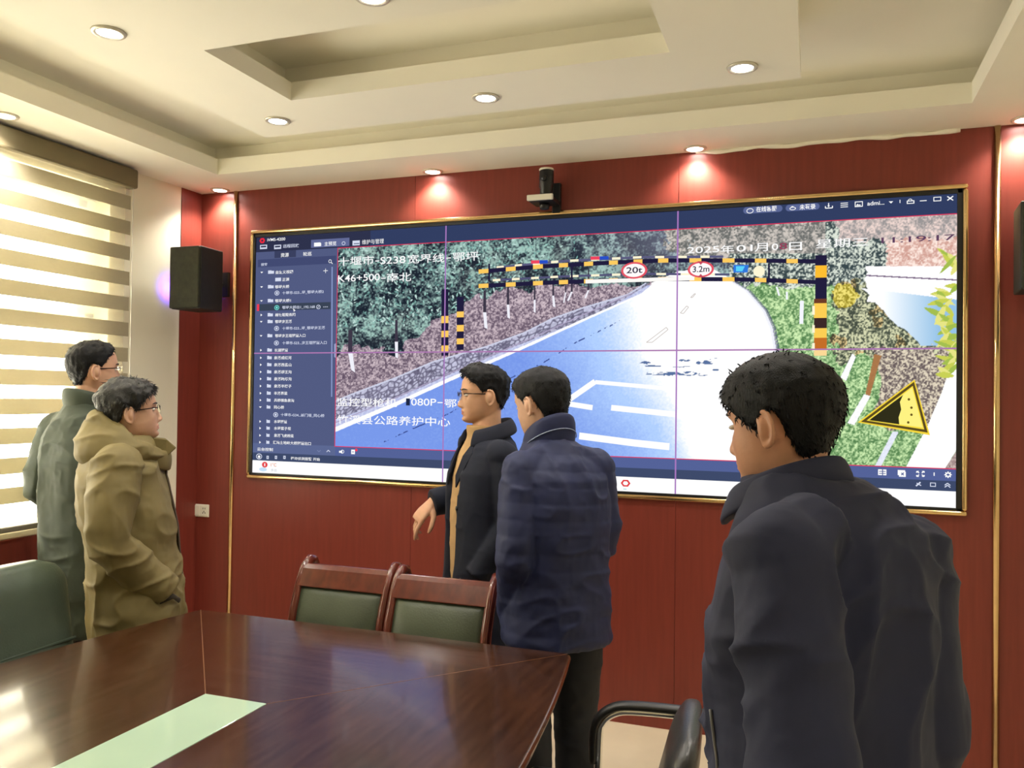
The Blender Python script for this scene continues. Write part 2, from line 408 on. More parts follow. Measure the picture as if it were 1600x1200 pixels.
vw = thing('video_wall', 'large lit video wall of six joined screens showing a mountain road camera view', 'video wall', (1.815, 0, SZ0))
VW0 = np.array([1.815, 0, SZ0])
PAL = {}
def pal(rgb):
    if rgb not in PAL:
        PAL[rgb] = emat('screen pixels %02x%02x%02x' % rgb, S(*rgb), SCREEN_GAIN)
    return PAL[rgb]
class UI:
    def __init__(s): s.b = MB(); s.cols = []
    def _m(s, rgb):
        if rgb not in s.cols: s.cols.append(rgb)
        s.b.m = s.cols.index(rgb)
    def poly_xz(s, pts, rgb, lay):
        s._m(rgb)
        y = YS-0.0007*lay
        s.b.add([(x-VW0[0], y, z-VW0[2]) for x, z in pts], [tuple(range(len(pts)))])
    def poly(s, pts, rgb, lay=1): s.poly_xz([scr(*p) for p in pts], rgb, lay)
    def rect(s, x0, x1, yc, h, rgb, lay=1):
        """horizontal bar on the screen; yc at its left end"""
        a = scr(x0, yc-h/2); c = scr(x0, yc+h/2); e = scr(x1, 560)[0]
        s.poly_xz([(a[0], c[1]), (e, c[1]), (e, a[1]), (a[0], a[1])], rgb, lay)
    def line(s, pts, wd, rgb, lay=1):
        for (xa, ya), (xb, yb) in zip(pts[:-1], pts[1:]):
            A, B = np.array(scr(xa, ya)), np.array(scr(xb, yb)); t = (B-A)/(np.linalg.norm(B-A)+1e-9); n = np.array([-t[1], t[0]])*wd/2
            s.poly_xz([A-n, B-n, B+n, A+n], rgb, lay)
    def ell(s, x, y, rx, ry, rgb, lay=1, n=28):
        c = scr(x, y); k = scr(x+1, y)[0]-c[0]
        s.poly_xz([(c[0]+rx*k*math.cos(2*PI*i/n), c[1]+ry*k*math.sin(2*PI*i/n)) for i in range(n)], rgb, lay)
    def ringe(s, x, y, rx, ry, wd, rgb, lay=1, n=24):
        c = scr(x, y); k = scr(x+1, y)[0]-c[0]
        for i in range(n):
            a, e = 2*PI*i/n, 2*PI*(i+1)/n
            q = []
            for t, m in ((a, 1), (e, 1), (e, 0), (a, 0)): q.append((c[0]+(rx-wd*(1-m))*k*math.cos(t), c[1]+(ry-wd*(1-m))*k*math.sin(t)))
            s.poly_xz(q, rgb, lay)
    def text(s, t, x0, x1, yc, h, rgb, lay=3, bold=0.0):
        cu = bpy.data.curves.new('t', 'FONT'); cu.body = t; cu.offset = bold
        o = bpy.data.objects.new('t', cu); COL.objects.link(o)
        me = bpy.data.meshes.new_from_object(o.evaluated_get(bpy.context.evaluated_depsgraph_get()))
        c = coords(me); lo, hi = c.min(0), c.max(0)
        a = scr(x0, yc-h/2); e = scr(x0, yc+h/2); X1 = scr(x1, yc-(x1-x0)*0.03)[0]
        s._m(rgb); y = YS-0.0007*lay
        v = [(a[0]+(p[0]-lo[0])/(hi[0]-lo[0]+1e-9)*(X1-a[0])-VW0[0], y, e[1]+(p[1]-lo[1])/(hi[1]-lo[1]+1e-9)*(a[1]-e[1])-VW0[2]) for p in c]
        s.b.add(v, [tuple(p.vertices) for p in me.polygons])
        bpy.data.objects.remove(o); bpy.data.curves.remove(cu); bpy.data.meshes.remove(me)
    def build(s, name, parent=None): return s.b.build(name, [pal(c) for c in s.cols], parent if parent else vw)

# frame and the six panels
b = MB()
for x0, x1, z0, z1 in ((SX0, SX1, SZ0, SZ0+0.012), (SX0, SX1, SZ1-0.020, SZ1), (SX0, SX0+0.016, SZ0, SZ1), (SX1-0.022, SX1, SZ0, SZ1)):
    b.box(x0-VW0[0], x1-VW0[0], -0.020, 0.0, z0-VW0[2], z1-VW0[2])
b.build('bezel', M['black'], vw, bevel=0.002)
b = MB(); q = 0.022
for x0, x1, z0, z1 in ((SX0-q, SX1+q, SZ0-q, SZ0), (SX0-q, SX1+q, SZ1, SZ1+q), (SX0-q, SX0, SZ0, SZ1), (SX1, SX1+q, SZ0, SZ1)):
    b.box(x0-VW0[0], x1-VW0[0], -0.024, 0.0, z0-VW0[2], z1-VW0[2])
b.build('gold_frame', M['gold'], vw, bevel=0.010, seg=3)
for i in range(3):
    for j in range(2):
        MB().box(SX0+i*1.21-VW0[0], SX0+(i+1)*1.21-VW0[0], YS+0.001, 0.0, j*0.689, (j+1)*0.689).build('display_panel', M['black'], vw)

WHITE = (255, 255, 255); PALE = (214, 220, 240)
# screen bands, all level on the screen
zt = SZ1-0.02; zb = SZ0+0.012; xl = SX0+0.016; xr = SX1-0.022
vx0 = scr(526, 560)[0]; vx1 = scr(1497, 560)[0]
vz1 = scr(760, 375.5)[1]; vz0 = scr(640, 701)[1]
z_tool = vz0-0.054; z_stat = z_tool-0.044
# title bar
u = UI()
u.poly_xz([(xl, vz1+0.004), (xr, vz1+0.004), (xr, zt), (xl, zt)], (50, 62, 98), 0.5)
u.poly_xz([(xl, vz1+0.004), (vx0+0.2, vz1+0.004), (vx0+0.2, zt), (xl, zt)], (46, 50, 76), 0.7)
K2 = 2.857
def C(x, y): return 390+x/K2, 340+y/K2
def uit(u, t, x0, x1, y, h, rgb=PALE, lay=3, bold=0.01):
    (a, yy), (c, _) = C(x0, y), C(x1, y); u.text(t, a, c, yy, h/K2, rgb, lay, bold)
cx, cy = C(57, 103)
u.ell(cx, cy, 4.4, 3.8, (236, 40, 60), 1, 6); u.ell(cx, cy, 1.8, 1.5, (46, 50, 76), 2, 6)
uit(u, 'iVMS-4200', 80, 160, 100, 13, WHITE)
for x in (57, 120):
    a = C(x, 132); u.rect(a[0]-3.5, a[0]+4.5, a[1], 6.5, PALE, 1); u.rect(a[0]-2.2, a[0]+3.2, a[1]-0.6, 2.6, (46, 50, 76), 2)
uit(u, '远程回放', 150, 222, 128, 16)
a = C(275, 122); u.rect(a[0], a[0]+57, a[1]-1.5, 12.5, (98, 106, 150), 1.3)
a = C(300, 121); u.rect(a[0]-4, a[0]+3, a[1], 6, WHITE, 2); u.poly([(a[0]+3.4, a[1]), (a[0]+7, a[1]-3), (a[0]+7, a[1]+2.6)], WHITE, 2)
uit(u, '主预览', 335, 388, 118, 19, WHITE)
a = C(420, 115); u.ringe(a[0], a[1], 2.8, 2.6, 0.8, PALE, 2)
u.rect(551, 559.5, 380, 7.5, PALE, 1); u.rect(553, 559, 381, 1.2, (50, 62, 98), 2)
u.text('维护与管理', 566, 600, 378.5, 7.5, WHITE)
# right hand end of the title bar
def D(x, y): return 1140+x/4.137, 280+y/4.137
def pill(x0, x1, y, h, rgb):
    a = D(x0, y); c = D(x1, y); r = h/2/4.137
    A = scr(a[0], a[1]); k = scr(a[0]+1, a[1])[0]-A[0]; B = scr(c[0], c[1]-(c[0]-a[0])*0.055)
    pts = []
    for i in range(9): t = PI/2+PI*i/8; pts.append((A[0]+r*k*(1+math.cos(t)), A[1]+r*k*math.sin(t)))
    for i in range(9): t = -PI/2+PI*i/8; pts.append((B[0]+r*k*(-1+math.cos(t)), A[1]+r*k*math.sin(t)))
    u.poly_xz(pts, rgb, 1)
pill(88, 342, 204, 44, (92, 104, 150)); pill(362, 582, 188, 44, (92, 104, 150))
a = D(132, 205); u.ringe(a[0], a[1], 5.5, 4.2, 1.0, WHITE, 2)
a = D(408, 190); u.ell(a[0], a[1], 5.0, 2.6, WHITE, 2); u.ell(a[0], a[1], 3.8, 1.7, (92, 104, 150), 3); u.ell(a[0]-0.5, a[1]-1.6, 2.6, 2.2, WHITE, 1.8)
for t, x0, x1, y in (('在线客服', 172, 305, 196), ('未登录', 452, 556, 182)):
    a = D(x0, y); c = D(x1, y); u.text(t, a[0], c[0], a[1], 8.5, WHITE, 3, 0.015)
a = D(640, 175); u.line([(a[0]-5, a[1]), (a[0]-5, a[1]+3.2), (a[0]+6, a[1]+2.6), (a[0]+6, a[1]-0.6)], 0.004, WHITE, 2); u.line([(a[0], a[1]-5), (a[0], a[1]+1)], 0.004, WHITE, 2); u.poly([(a[0]-2, a[1]-1), (a[0]+2, a[1]-1.2), (a[0], a[1]+1.8)], WHITE, 2)
a = D(738, 168)
for k in (-3, 0, 3): u.rect(a[0]-2, a[0]+5, a[1]+k, 1.1, WHITE, 2); u.rect(a[0]-5, a[0]-3.6, a[1]+k+0.2, 1.1, WHITE, 2)
a = D(830, 162); u.rect(a[0]-5, a[0]+6, a[1]+.3, 8.5, WHITE, 2); u.rect(a[0]-3.8, a[0]+4.8, a[1]+.2, 6.0, (50, 62, 98), 2.5); u.poly([(a[0]-3.5, a[1]+2.6), (a[0]-.5, a[1]-.6), (a[0]+1.4, a[1]+1.4), (a[0]+3, a[1]), (a[0]+4.4, a[1]+2.2)], WHITE, 3)
a = D(890, 158); c = D(1000, 158); u.text('admi...', a[0], c[0], a[1], 6.5, WHITE, 3, 0.01)
a = D(1043, 149); u.poly([(a[0]-3.5, a[1]-1.2), (a[0]+3.5, a[1]-1.5), (a[0], a[1]+2)], WHITE, 2)
a = D(1101, 144); u.line([(a[0], a[1]-2.5), (a[0], a[1]+2.5)], 0.003, WHITE, 2)
a = D(1166, 145); u.rect(a[0]-5, a[0]+5.5, a[1]+1.2, 5.0, WHITE, 2); u.rect(a[0]-3.6, a[0]+4.1, a[1]+1.2, 2.6, (50, 62, 98), 2.5); u.ringe(a[0]+.2, a[1]-1.6, 3.4, 3.2, 1.0, WHITE, 1.5)
a = D(1248, 141); u.rect(a[0]-4.5, a[0]+5, a[1], 1.2, WHITE, 2)
a = D(1340, 129); u.rect(a[0]-5.5, a[0]+5.5, a[1]+.3, 6.8, WHITE, 2); u.rect(a[0]-4.3, a[0]+4.3, a[1]+.2, 4.6, (50, 62, 98), 2.5)
a = D(1426, 124); u.line([(a[0]-4.5, a[1]-3), (a[0]+4.5, a[1]+3)], 0.0045, WHITE, 2); u.line([(a[0]-4.5, a[1]+3.2), (a[0]+4.5, a[1]-3.4)], 0.0045, WHITE, 2)
u.build('title_bar')

# side menu
u = UI(); BGS = (82, 91, 130)
u.poly_xz([(xl, vz0-0.0), (vx0, vz0-0.0), (vx0, vz1+0.004), (xl, vz1+0.004)], BGS, 1)
def crect(x0, x1, y, h, rgb, lay=2): a = C(x0, y); c = C(x1, y); u.rect(a[0], c[0], a[1], h/K2, rgb, lay)
crect(112, 200, 166, 30, (58, 64, 96)); uit(u, '资源', 140, 176, 168, 18, WHITE); uit(u, '轮巡', 240, 278, 163, 18, WHITE)
crect(38, 380, 205, 34, (66, 74, 114)); uit(u, '搜索', 52, 80, 210, 13)
a = C(360, 195); u.ringe(a[0], a[1], 2.4, 2.4, 0.7, WHITE, 3); u.line([(a[0]+1.8, a[1]+1.8), (a[0]+4, a[1]+4)], 0.004, WHITE, 3)
a = C(340, 238); u.line([(a[0]-3.5, a[1]), (a[0]+3.5, a[1]-.4)], 0.003, WHITE, 3); u.line([(a[0], a[1]-3.5), (a[0], a[1]+3.5)], 0.003, WHITE, 3)
crect(35, 358, 402, 30, (58, 68, 86)); crect(34, 40, 402, 30, (236, 60, 84), 3)
crect(366, 373, 220, 0, BGS)
a = C(366, 220); e = C(364, 800); u.poly([(a[0], a[1]), (a[0]+2, a[1]), (e[0]+2, e[1]), (e[0], e[1])], (136, 150, 196), 2)
a = C(378, 565); u.poly([(a[0], a[1]), (a[0]+4, a[1]-2), (a[0]+4, a[1]+22), (a[0], a[1]+20)], (150, 160, 200), 2)
rows = [(245,'v','自定义视图',118,195),(277,'s','正源',147,178),(310,'v','鄂坪大桥',115,178),(337,'e','十堰市-S23...坪_鄂坪大桥2',147,332),(372,'v','鄂坪大桥1',115,185),
 (402,'e','鄂坪大桥出1_192.168',147,292),(435,'>','棉家服服务网',115,205),(465,'v','鄂坪龙王溪',115,190),(495,'e','十堰市-S23...坪_鄂坪龙王溪',147,338),(528,'v','鄂坪龙王垭隧道入口',115,250),
 (560,'e','十堰市-S23...龙王垭隧道入口',147,345),(592,'>','长湖隧道',112,172),(626,'>','泉溪成红河',110,188),(657,'>','泉溪西盘山',110,188),(689,'>','泉溪颂王沟',110,188),(720,'>','泉溪碗坊沟',110,188),
 (752,'>','泉溪半梯子',110,188),(784,'>','丰溪界梁',110,170),(815,'>','兵桥镇鱼泉湾',110,200),(846,'v','同心桥',110,155),(880,'e','十堰市-G34...新门垭_同心桥',140,335),(910,'>','水坪隧道',110,168),
 (940,'>','水坪菜子坝',110,185),(972,'>','泉溪飞虎桥梁',110,198),(1003,'>','汇湾土地岭大桥隧道出口',105,275)]
for y, k, t, x0, x1 in rows:
    uit(u, t, x0, x1, y, 15, WHITE if k != 'e' else PALE, 3, 0.012)
    sl = (y-245)/760*8
    if k in 'v>':
        a = C(55-sl, y); p = [(a[0]-2, a[1]-1), (a[0]+2.2, a[1]-1), (a[0], a[1]+1.4)] if k == 'v' else [(a[0]-1, a[1]-2), (a[0]+1.6, a[1]), (a[0]-1, a[1]+2)]
        u.poly(p, WHITE, 3)
        a = C(93-sl, y); u.rect(a[0]-3.4, a[0]+3.6, a[1], 4.4, PALE, 2); u.rect(a[0]-3.4, a[0]-.4, a[1]-2.4, 1.2, PALE, 2)
    elif k == 'e':
        a = C(124-sl, y); c = (120, 230, 220) if y == 402 else PALE; u.ringe(a[0], a[1], 3.8, 3.2, 0.9, c, 3); u.ell(a[0], a[1], 1.6, 1.5, c, 3)
    else:
        a = C(125, y); u.rect(a[0]-3.4, a[0]+3.6, a[1], 5.5, PALE, 2)
a = C(308, 399); u.ringe(a[0], a[1], 3.3, 2.9, 0.8, PALE, 3); u.line([(a[0]-1.5, a[1]+1.5), (a[0]+1.5, a[1]-1.5)], 0.003, PALE, 3)
uit(u, '...', 330, 350, 399, 3.5, PALE)
a = C(195, 405); u.poly([(a[0], a[1]), (a[0]+4.2, a[1]+4), (a[0]+2, a[1]+4), (a[0]+1.6, a[1]+6.4)], WHITE, 4)
u.build('side_menu')

# control bar, status bar and taskbar
u = UI()
u.poly_xz([(xl, z_tool), (xr, z_tool), (xr, vz0), (xl, vz0)], (84, 98, 152), 0.5)
u.poly_xz([(xl, z_tool), (vx0, z_tool), (vx0, vz0), (xl, vz0)], (92, 104, 146), 0.7)
u.poly_xz([(xl, z_stat), (xr, z_stat), (xr, z_tool), (xl, z_tool)], (62, 74, 106), 0.5)
uit(u, '云台控制', 35, 105, 1033, 15, WHITE)
for x, d in ((310, 1), (352, -1)):
    a = C(x, 1042); u.line([(a[0]-2.6, a[1]-1.4*d), (a[0], a[1]+1.4*d), (a[0]+2.6, a[1]-1.4*d)], 0.004, PALE if d < 0 else (120, 132, 172), 2)
a = C(43, 1066); u.ringe(a[0], a[1], 4.6, 3.8, 1.0, PALE, 2); u.ell(a[0], a[1]+.4, 2, 1.8, WHITE, 2)
for x in (85, 122, 160): a = C(x, 1070); u.rect(a[0]-3, a[0]+3, a[1], 5, PALE, 2); u.rect(a[0]-1.8, a[0]+1.8, a[1], 2.6, (62, 74, 106), 3)
uit(u, '移动侦测报警 开始', 185, 315, 1074, 14, WHITE)
# speaker and calendar icons
u.poly([(530, 704.4), (532.5, 704.4), (535, 702.6), (535, 709), (532.5, 707.4), (530, 707.4)], WHITE, 2); u.ringe(535.5, 705.6, 2.4, 2.4, 0.7, WHITE, 1.5)
u.rect(549, 557, 706, 7, WHITE, 2); u.rect(550.4, 555.6, 706, 1.2, (84, 98, 152), 3); u.ell(557, 703, 2, 2, (240, 60, 90), 3)
def E_(x, y): return 1280+x/4.446, 540+y/4.446
a = E_(440, 880); u.rect(a[0]-7, a[0]+7, a[1]-.3, 9, WHITE, 2); u.line([(a[0], a[1]-4.5), (a[0], a[1]+4.5)], 0.004, (84, 98, 152), 3); u.rect(a[0]-5.6, a[0]+5.8, a[1]-1.7, 1.2, (84, 98, 152), 3); u.rect(a[0]-5.6, a[0]+5.8, a[1]+1.5, 1.2, (84, 98, 152), 3)
a = E_(572, 886); u.rect(a[0]-6, a[0]+6.5, a[1]-1, 8, WHITE, 2); u.rect(a[0]-4, a[0]+7.5, a[1]+1.5, 8, WHITE, 2); u.line([(a[0]-.5, a[1]-.5), (a[0]+3.5, a[1]+3.2)], 0.004, (84, 98, 152), 3); u.line([(a[0]-.5, a[1]+3), (a[0]+3.5, a[1]-.8)], 0.004, (84, 98, 152), 3)
a = E_(703, 891)
for sx in (-1, 1):
    for sy in (-1, 1): u.line([(a[0]+sx*2, a[1]+sy*1.3), (a[0]+sx*6, a[1]+sy*4)], 0.004, WHITE, 2); u.line([(a[0]+sx*2.4, a[1]+sy*4), (a[0]+sx*6, a[1]+sy*4), (a[0]+sx*6, a[1]+sy*1.8)], 0.0035, WHITE, 2)
a = E_(798, 893); u.line([(a[0], a[1]-2.6), (a[0], a[1]+2.6)], 0.004, WHITE, 2)
a = E_(895, 897); u.ringe(a[0], a[1], 4.4, 3.8, 1.9, WHITE, 2)
for k in range(8): t = 2*PI*k/8; u.ell(a[0]+4.8*math.cos(t), a[1]+4.2*math.sin(t), 1.2, 1.1, WHITE, 2, 8)
a = E_(690, 962); u.line([(a[0]-4, a[1]+3), (a[0]+3, a[1]-3)], 0.006, PALE, 2); u.line([(a[0]-3, a[1]-1.6), (a[0]+4, a[1]+2.4)], 0.004, PALE, 2)
a = E_(792, 965); u.rect(a[0]-5, a[0]+5, a[1], 6.4, PALE, 2); u.rect(a[0]-3.8, a[0]+3.8, a[1], 4.2, (62, 74, 106), 3)
a = E_(891, 968)
for k in (-1.6, 1.6): u.line([(a[0]-4.4, a[1]+2+k), (a[0], a[1]-1.2+k), (a[0]+4.4, a[1]+2.4+k)], 0.004, PALE, 2)
u.build('control_bar')
u = UI()
u.poly_xz([(xl, zb), (xr, zb), (xr, z_stat), (xl, z_stat)], WHITE, 0.5)
a = C(68, 1103); u.ell(a[0], a[1], 4.4, 3.8, (228, 66, 72), 1); u.text('1', a[0]-0.7, a[0]+0.9, a[1], 4.4, WHITE, 2)
uit(u, '1°C', 95, 120, 1103, 15, (232, 140, 90), 1); uit(u, '多云', 95, 122, 1127, 12, (190, 196, 206), 1)
a = C(60, 1124); u.ell(a[0], a[1], 6, 2.6, (196, 224, 246), 0.8)
cxx, cyy = 977.5, 755
u.ell(cxx, cyy, 7.6, 6.0, (226, 60, 66), 1, 6); u.ell(cxx, cyy, 4.4, 3.4, WHITE, 2, 6); u.rect(974, 981, 764, 1.2, (150, 214, 216), 1)
u.text('^', 1384, 1387, 774.5, 1.6, (90, 96, 110), 1); u.text('中', 1389.5, 1393, 775, 4, (120, 124, 134), 1)
u.build('taskbar')

# ---- the camera picture: a fine grid of coloured pixels
NX, NY = 980, 400
gx = np.linspace(vx0, vx1, NX); gz = np.linspace(vz0, vz1, NY)
GX, GZ = np.meshgrid(gx, gz)
px, py = unscr(GX.ravel(), GZ.ravel())
rng = np.random.default_rng(5)
P3 = np.stack([px, py, np.zeros_like(px)], -1)
def fbm(s, seed, oct=4, sx=1.0, sy=1.0):
    r = 0; a = 0.5
    for k in range(oct):
        r = r+a*vnoise(P3*np.array([sx/s, sy/s, 0])*2**k+seed*7.3, seed+k); a *= 0.5
    return r/(1-0.5**oct)
rnd = rng.random(len(px))
def inside(poly):
    r = np.zeros(len(px), bool); n = len(poly)
    for i in range(n):
        (x0, y0), (x1, y1) = poly[i], poly[(i+1) % n]
        c = ((y0 > py) != (y1 > py)); r ^= c & (px < (x1-x0)*(py-y0)/(y1-y0+1e-12)+x0)
    return r
def curve(pts): return np.interp(px, [p[0] for p in pts], [p[1] for p in pts])
def mixc(t, a, b): t = np.clip(t, 0, 1)[:, None]; return np.array(a, float)*(1-t)+np.array(b, float)*t
c = np.zeros((len(px), 3))
# wooded slope
n1, n2, n3 = fbm(26, 1), fbm(9, 2), fbm(2.3, 3, 2)
t = np.clip((n1-0.5)*2.2+(n2-0.5)*1.8+(n3-0.5)*1.6+0.42, 0, 1)
c[:] = mixc(t, (28, 36, 48), (160, 196, 186))
pale = np.clip((px-860)/180, 0, 1)*np.clip((450-py)/60, 0, 1)
c[:] = c*(1-0.45*pale[:, None])+np.array([176, 172, 196])*0.45*pale[:, None]
brown = np.clip((fbm(34, 8)-0.5)*3, 0, 1)*0.35
c[:] = c*(1-brown[:, None])+np.array([92, 80, 82])*brown[:, None]
# leaf litter
litter = curve([(525, 548), (580, 540), (620, 552), (660, 520), (700, 492), (740, 466), (790, 452), (860, 446), (1010, 440)])+(fbm(16, 11)-0.5)*44
lt = mixc(np.clip((n3-0.5)*1.9+(n2-.5)*.9+(rnd-0.5)*0.7+0.5, 0, 1), (96, 80, 98), (206, 188, 196))
m = py > litter; c[m] = lt[m]
# dry wall, kerb, white line, road
wt = curve([(525, 627), (548, 617), (620, 590), (676, 566), (760, 542), (820, 520), (861, 499), (912, 481), (980, 461), (1009, 443)])
wb = curve([(525, 655), (620, 622), (696, 588), (800, 543), (890, 508), (957, 478), (1011, 446)])
wl = curve([(525, 672), (620, 632), (696, 597), (820, 543), (912, 501), (1002, 461), (1026, 441)])
m = (py > wt) & (px < 1012)
ang = P3.copy(); ang[:, 1] = py-wt
vor = np.full(len(px), 9e9); vor2 = vor.copy()
cells = rng.random((420, 2))*np.array([490, 34])+np.array([522, 0])
idx = np.where(m & (py < wb+2))[0]
d = np.sqrt((ang[idx, 0][:, None]-cells[:, 0])**2+((ang[idx, 1][:, None]-cells[:, 1])*1.2)**2); d.sort(axis=1)
st = mixc((d[:, 1]-d[:, 0])/3.0, (96, 92, 116), (190, 190, 214)); c[idx] = st*(0.88+0.24*n3[idx][:, None])
m = (py > wt-1.5) & (py < wt+1) & (px < 1010); c[m] = (202, 206, 228)
m = (py > wb) & (px < 1020); c[m] = mixc((n3[m]-.3)*1.6, (178, 184, 222), (218, 222, 244))
road = ((py > wl) & (px < 1030)) | ((px >= 1018) & (py > curve([(1018, 442), (1060, 424), (1110, 418), (1150, 440)])))
glow = np.clip((px-820)/260+(560-py)/420*0.5-(py-600)/900, 0, 1)
spd = np.exp(-((px-1120)/130)**2-((py-520)/120)**2)+0.9*np.exp(-((px-1130)/60)**2-((py-690)/80)**2)
gl2 = np.clip(glow*0.75+spd*0.9+(n3-0.5)*0.18+(fbm(60, 15, 3, 0.5, 1.0)-0.5)*0.25, 0, 1)
rc = np.where((gl2 < 0.5)[:, None], mixc(gl2*2, (118, 150, 230), (176, 206, 252)), mixc(gl2*2-1, (168, 200, 250), (255, 255, 255)))
c[road] = rc[road]
m = (py > wl-2.6-2.5*np.clip((1000-px)/480, 0, 1)) & (py < wl+0.6+2.0*np.clip((1000-px)/480, 0, 1)) & (px < 1026); c[m] = (250, 251, 255)
ln = wl-9-3*np.clip((1000-px)/480, 0, 1); m = (np.abs(py-ln) < 0.9) & (px < 990); c[m] = (170, 160, 190)
# dark seam along the carriageway
sm = curve([(600, 690), (640, 672), (704, 645), (770, 604), (850, 566), (900, 535), (960, 506), (985, 492)]); m = (np.abs(py-sm) < 1.0) & (px > 600) & (px < 985) & (fbm(4, 17, 2) > 0.5); c[m] = (58, 74, 140)
# right hand bank
rail = np.interp(py, [436, 440, 454, 485, 512, 541, 600, 760], [1130, 1146, 1169, 1196, 1208, 1213, 1222, 1236])
hill = (py < curve([(940, 366), (1060, 400), (1100, 408), (1290, 410)])) & (px > 1050+(n1-.5)*120+(n2-.5)*40)
c[hill] = mixc(np.clip(.5+(n2[hill]-.5)*2.4+(n3[hill]-.5)*2.2, 0, 1), (104, 106, 104), (206, 198, 190))
bank = (px > rail) & (py > 396+0*px) & (px > 1140) | ((px > 1290))
gr = mixc(np.clip(.5+(n3-.5)*1.9+(n2-.5)*1.6+(rnd-.5)*.3, 0, 1), (84, 128, 78), (208, 238, 178))
tree = mixc(np.clip(.42+(n3-.5)*3+(n2-.5)*2.2, 0, 1), (56, 70, 74), (220, 228, 214))
c[bank] = gr[bank]
up = bank & (py < 446+(n2-.5)*30) & (px < 1420); c[up] = tree[up]
pk = bank & (py < 430+(n2-.5)*16) & (px > 1392-(430-py)*0.35+(n1-.5)*90+(n2-.5)*40) ; c[pk] = mixc(np.clip(.5+(n2[pk]-.5)*2+(n3[pk]-.5)*2, 0, 1), (206, 158, 146), (252, 232, 222))
pk = (px > 1060) & (py < 388-(px-1060)*0.04+(n2-.5)*24) & (px > 1310+(n1-.5)*190+(n2-.5)*60); c[pk] = mixc(np.clip(.5+(n2[pk]-.5)*2.4+(n3[pk]-.5)*1.6, 0, 1), (150, 146, 146), (238, 214, 206))
wr = bank & (px > 1352+(n1-.5)*50) & (py > 416) & (py < 474+(px-1380)*0.1); c[wr] = (255, 253, 255)
m = wr & (np.abs(py-(431+(px-1365)*0.05)) < 1.1); c[m] = (120, 100, 130)
rv = bank & (py > 452+(px-1360)*0.12) & (px > 1350+(py-455)*1.05+(n1-.5)*18) & (py < 540); c[rv] = mixc((px[rv]-1380)/90, (250, 252, 255), (146, 190, 226))
bs = bank & (px > 1302+(n1-.5)*40+(n2-.5)*26) & (py > 440+(n2-.5)*40) & ~rv & ~wr & (px > 1296) & (py < 560+(n1-.5)*70) & (px < 1480)
c[bs] = mixc(np.clip(.45+(n3[bs]-.5)*3+(n2[bs]-.5)*2.4, 0, 1), (70, 78, 66), (214, 216, 176))
ol = bs & (fbm(30, 31) > 0.55); c[ol] = c[ol]*np.array([1.05, 0.92, 0.8])
gz_ = bank & (px > 1370+(n1-.5)*50) & (py > 545+(n2-.5)*30) & (py < 660+(n1-.5)*60); c[gz_] = mixc(np.clip(.45+(n3[gz_]-.5)*3, 0, 1), (104, 92, 92), (226, 214, 190))
yl = (((px-1320)/24)**2+((py-462)/22)**2 < 0.35+1.3*(n2-.2)) & bank; c[yl] = mixc(np.clip(.5+(n3[yl]-.5)*3, 0, 1), (150, 136, 40), (240, 224, 120))
# guard rail and its posts
for o_, col_, wd in ((0, (150, 150, 172), 1.3), (-3, (236, 238, 246), 2.2), (3, (96, 100, 126), 0.9)):
    m = (np.abs(px-rail-o_) < wd) & (py > 440) & (py < 600); c[m] = col_
# white board sweeping up at the lower right
wc = inside([(1494, 547), (1471, 614), (1449, 666), (1415, 731), (1413, 740), (1472, 740), (1495, 702), (1499, 640), (1499, 547)]); c[wc] = (255, 255, 253)
m = inside([(1476, 733), (1499, 698), (1499, 740), (1474, 740)]); c[m] = mixc(n3[m], (110, 84, 88), (226, 210, 200))
# leaning pale poles and a brown trunk
for q, col_ in (([(1332, 552), (1337, 558), (1322, 595), (1313, 590)], (250, 250, 255)), ([(1350, 616), (1360, 619), (1335, 664), (1324, 661)], (250, 250, 255)), ([(1395, 674), (1404, 675), (1377, 728), (1367, 728)], (226, 230, 244)),
                ([(1366, 553), (1377, 556), (1359, 619), (1352, 616)], (168, 118, 74))):
    m = inside(q); c[m] = np.array(col_)*(0.95+0.1*n3[m][:, None])
# broad leaves at the right edge
for k in range(46):
    t = k/45; x0 = 1468+22*rng.random()+6*math.sin(t*9); y0 = 396+t*190
    if 420 < y0 < 446: continue
    L, a = 11+10*rng.random(), rng.random()*2.2+1.9; W_ = 3.2+2.0*rng.random()
    dx, dy = px-x0, py-y0; uu = dx*math.cos(a)+dy*math.sin(a); vv = -dx*math.sin(a)+dy*math.cos(a)
    m = (np.abs(uu) < L) & (np.abs(vv) < W_*np.clip(1-(uu/L)**2, 0, 1)); c[m] = np.array([(196, 204, 84), (160, 186, 78), (226, 224, 130)][k % 3])
# dead twigs and leaf clusters in the wood
for k in range(900):
    x0 = 526+rng.random()*(230+180*rng.random()); y0 = 378+rng.random()*140-0.06*(x0-526)
    L, a = 1.6+2.6*rng.random(), rng.random()*PI; W_ = 0.8+0.6*rng.random()
    j = np.where((np.abs(px-x0) < 5) & (np.abs(py-y0) < 5))[0]
    dx, dy = px[j]-x0, py[j]-y0; uu = dx*math.cos(a)+dy*math.sin(a); vv = -dx*math.sin(a)+dy*math.cos(a)
    q = j[(np.abs(uu) < L) & (np.abs(vv) < W_*np.clip(1-(uu/L)**2, 0, 1))]
    if len(q) and litter[q[0]] > y0: c[q] = np.array([(150, 196, 186), (118, 166, 160), (190, 220, 214), (92, 128, 126)][k % 4])
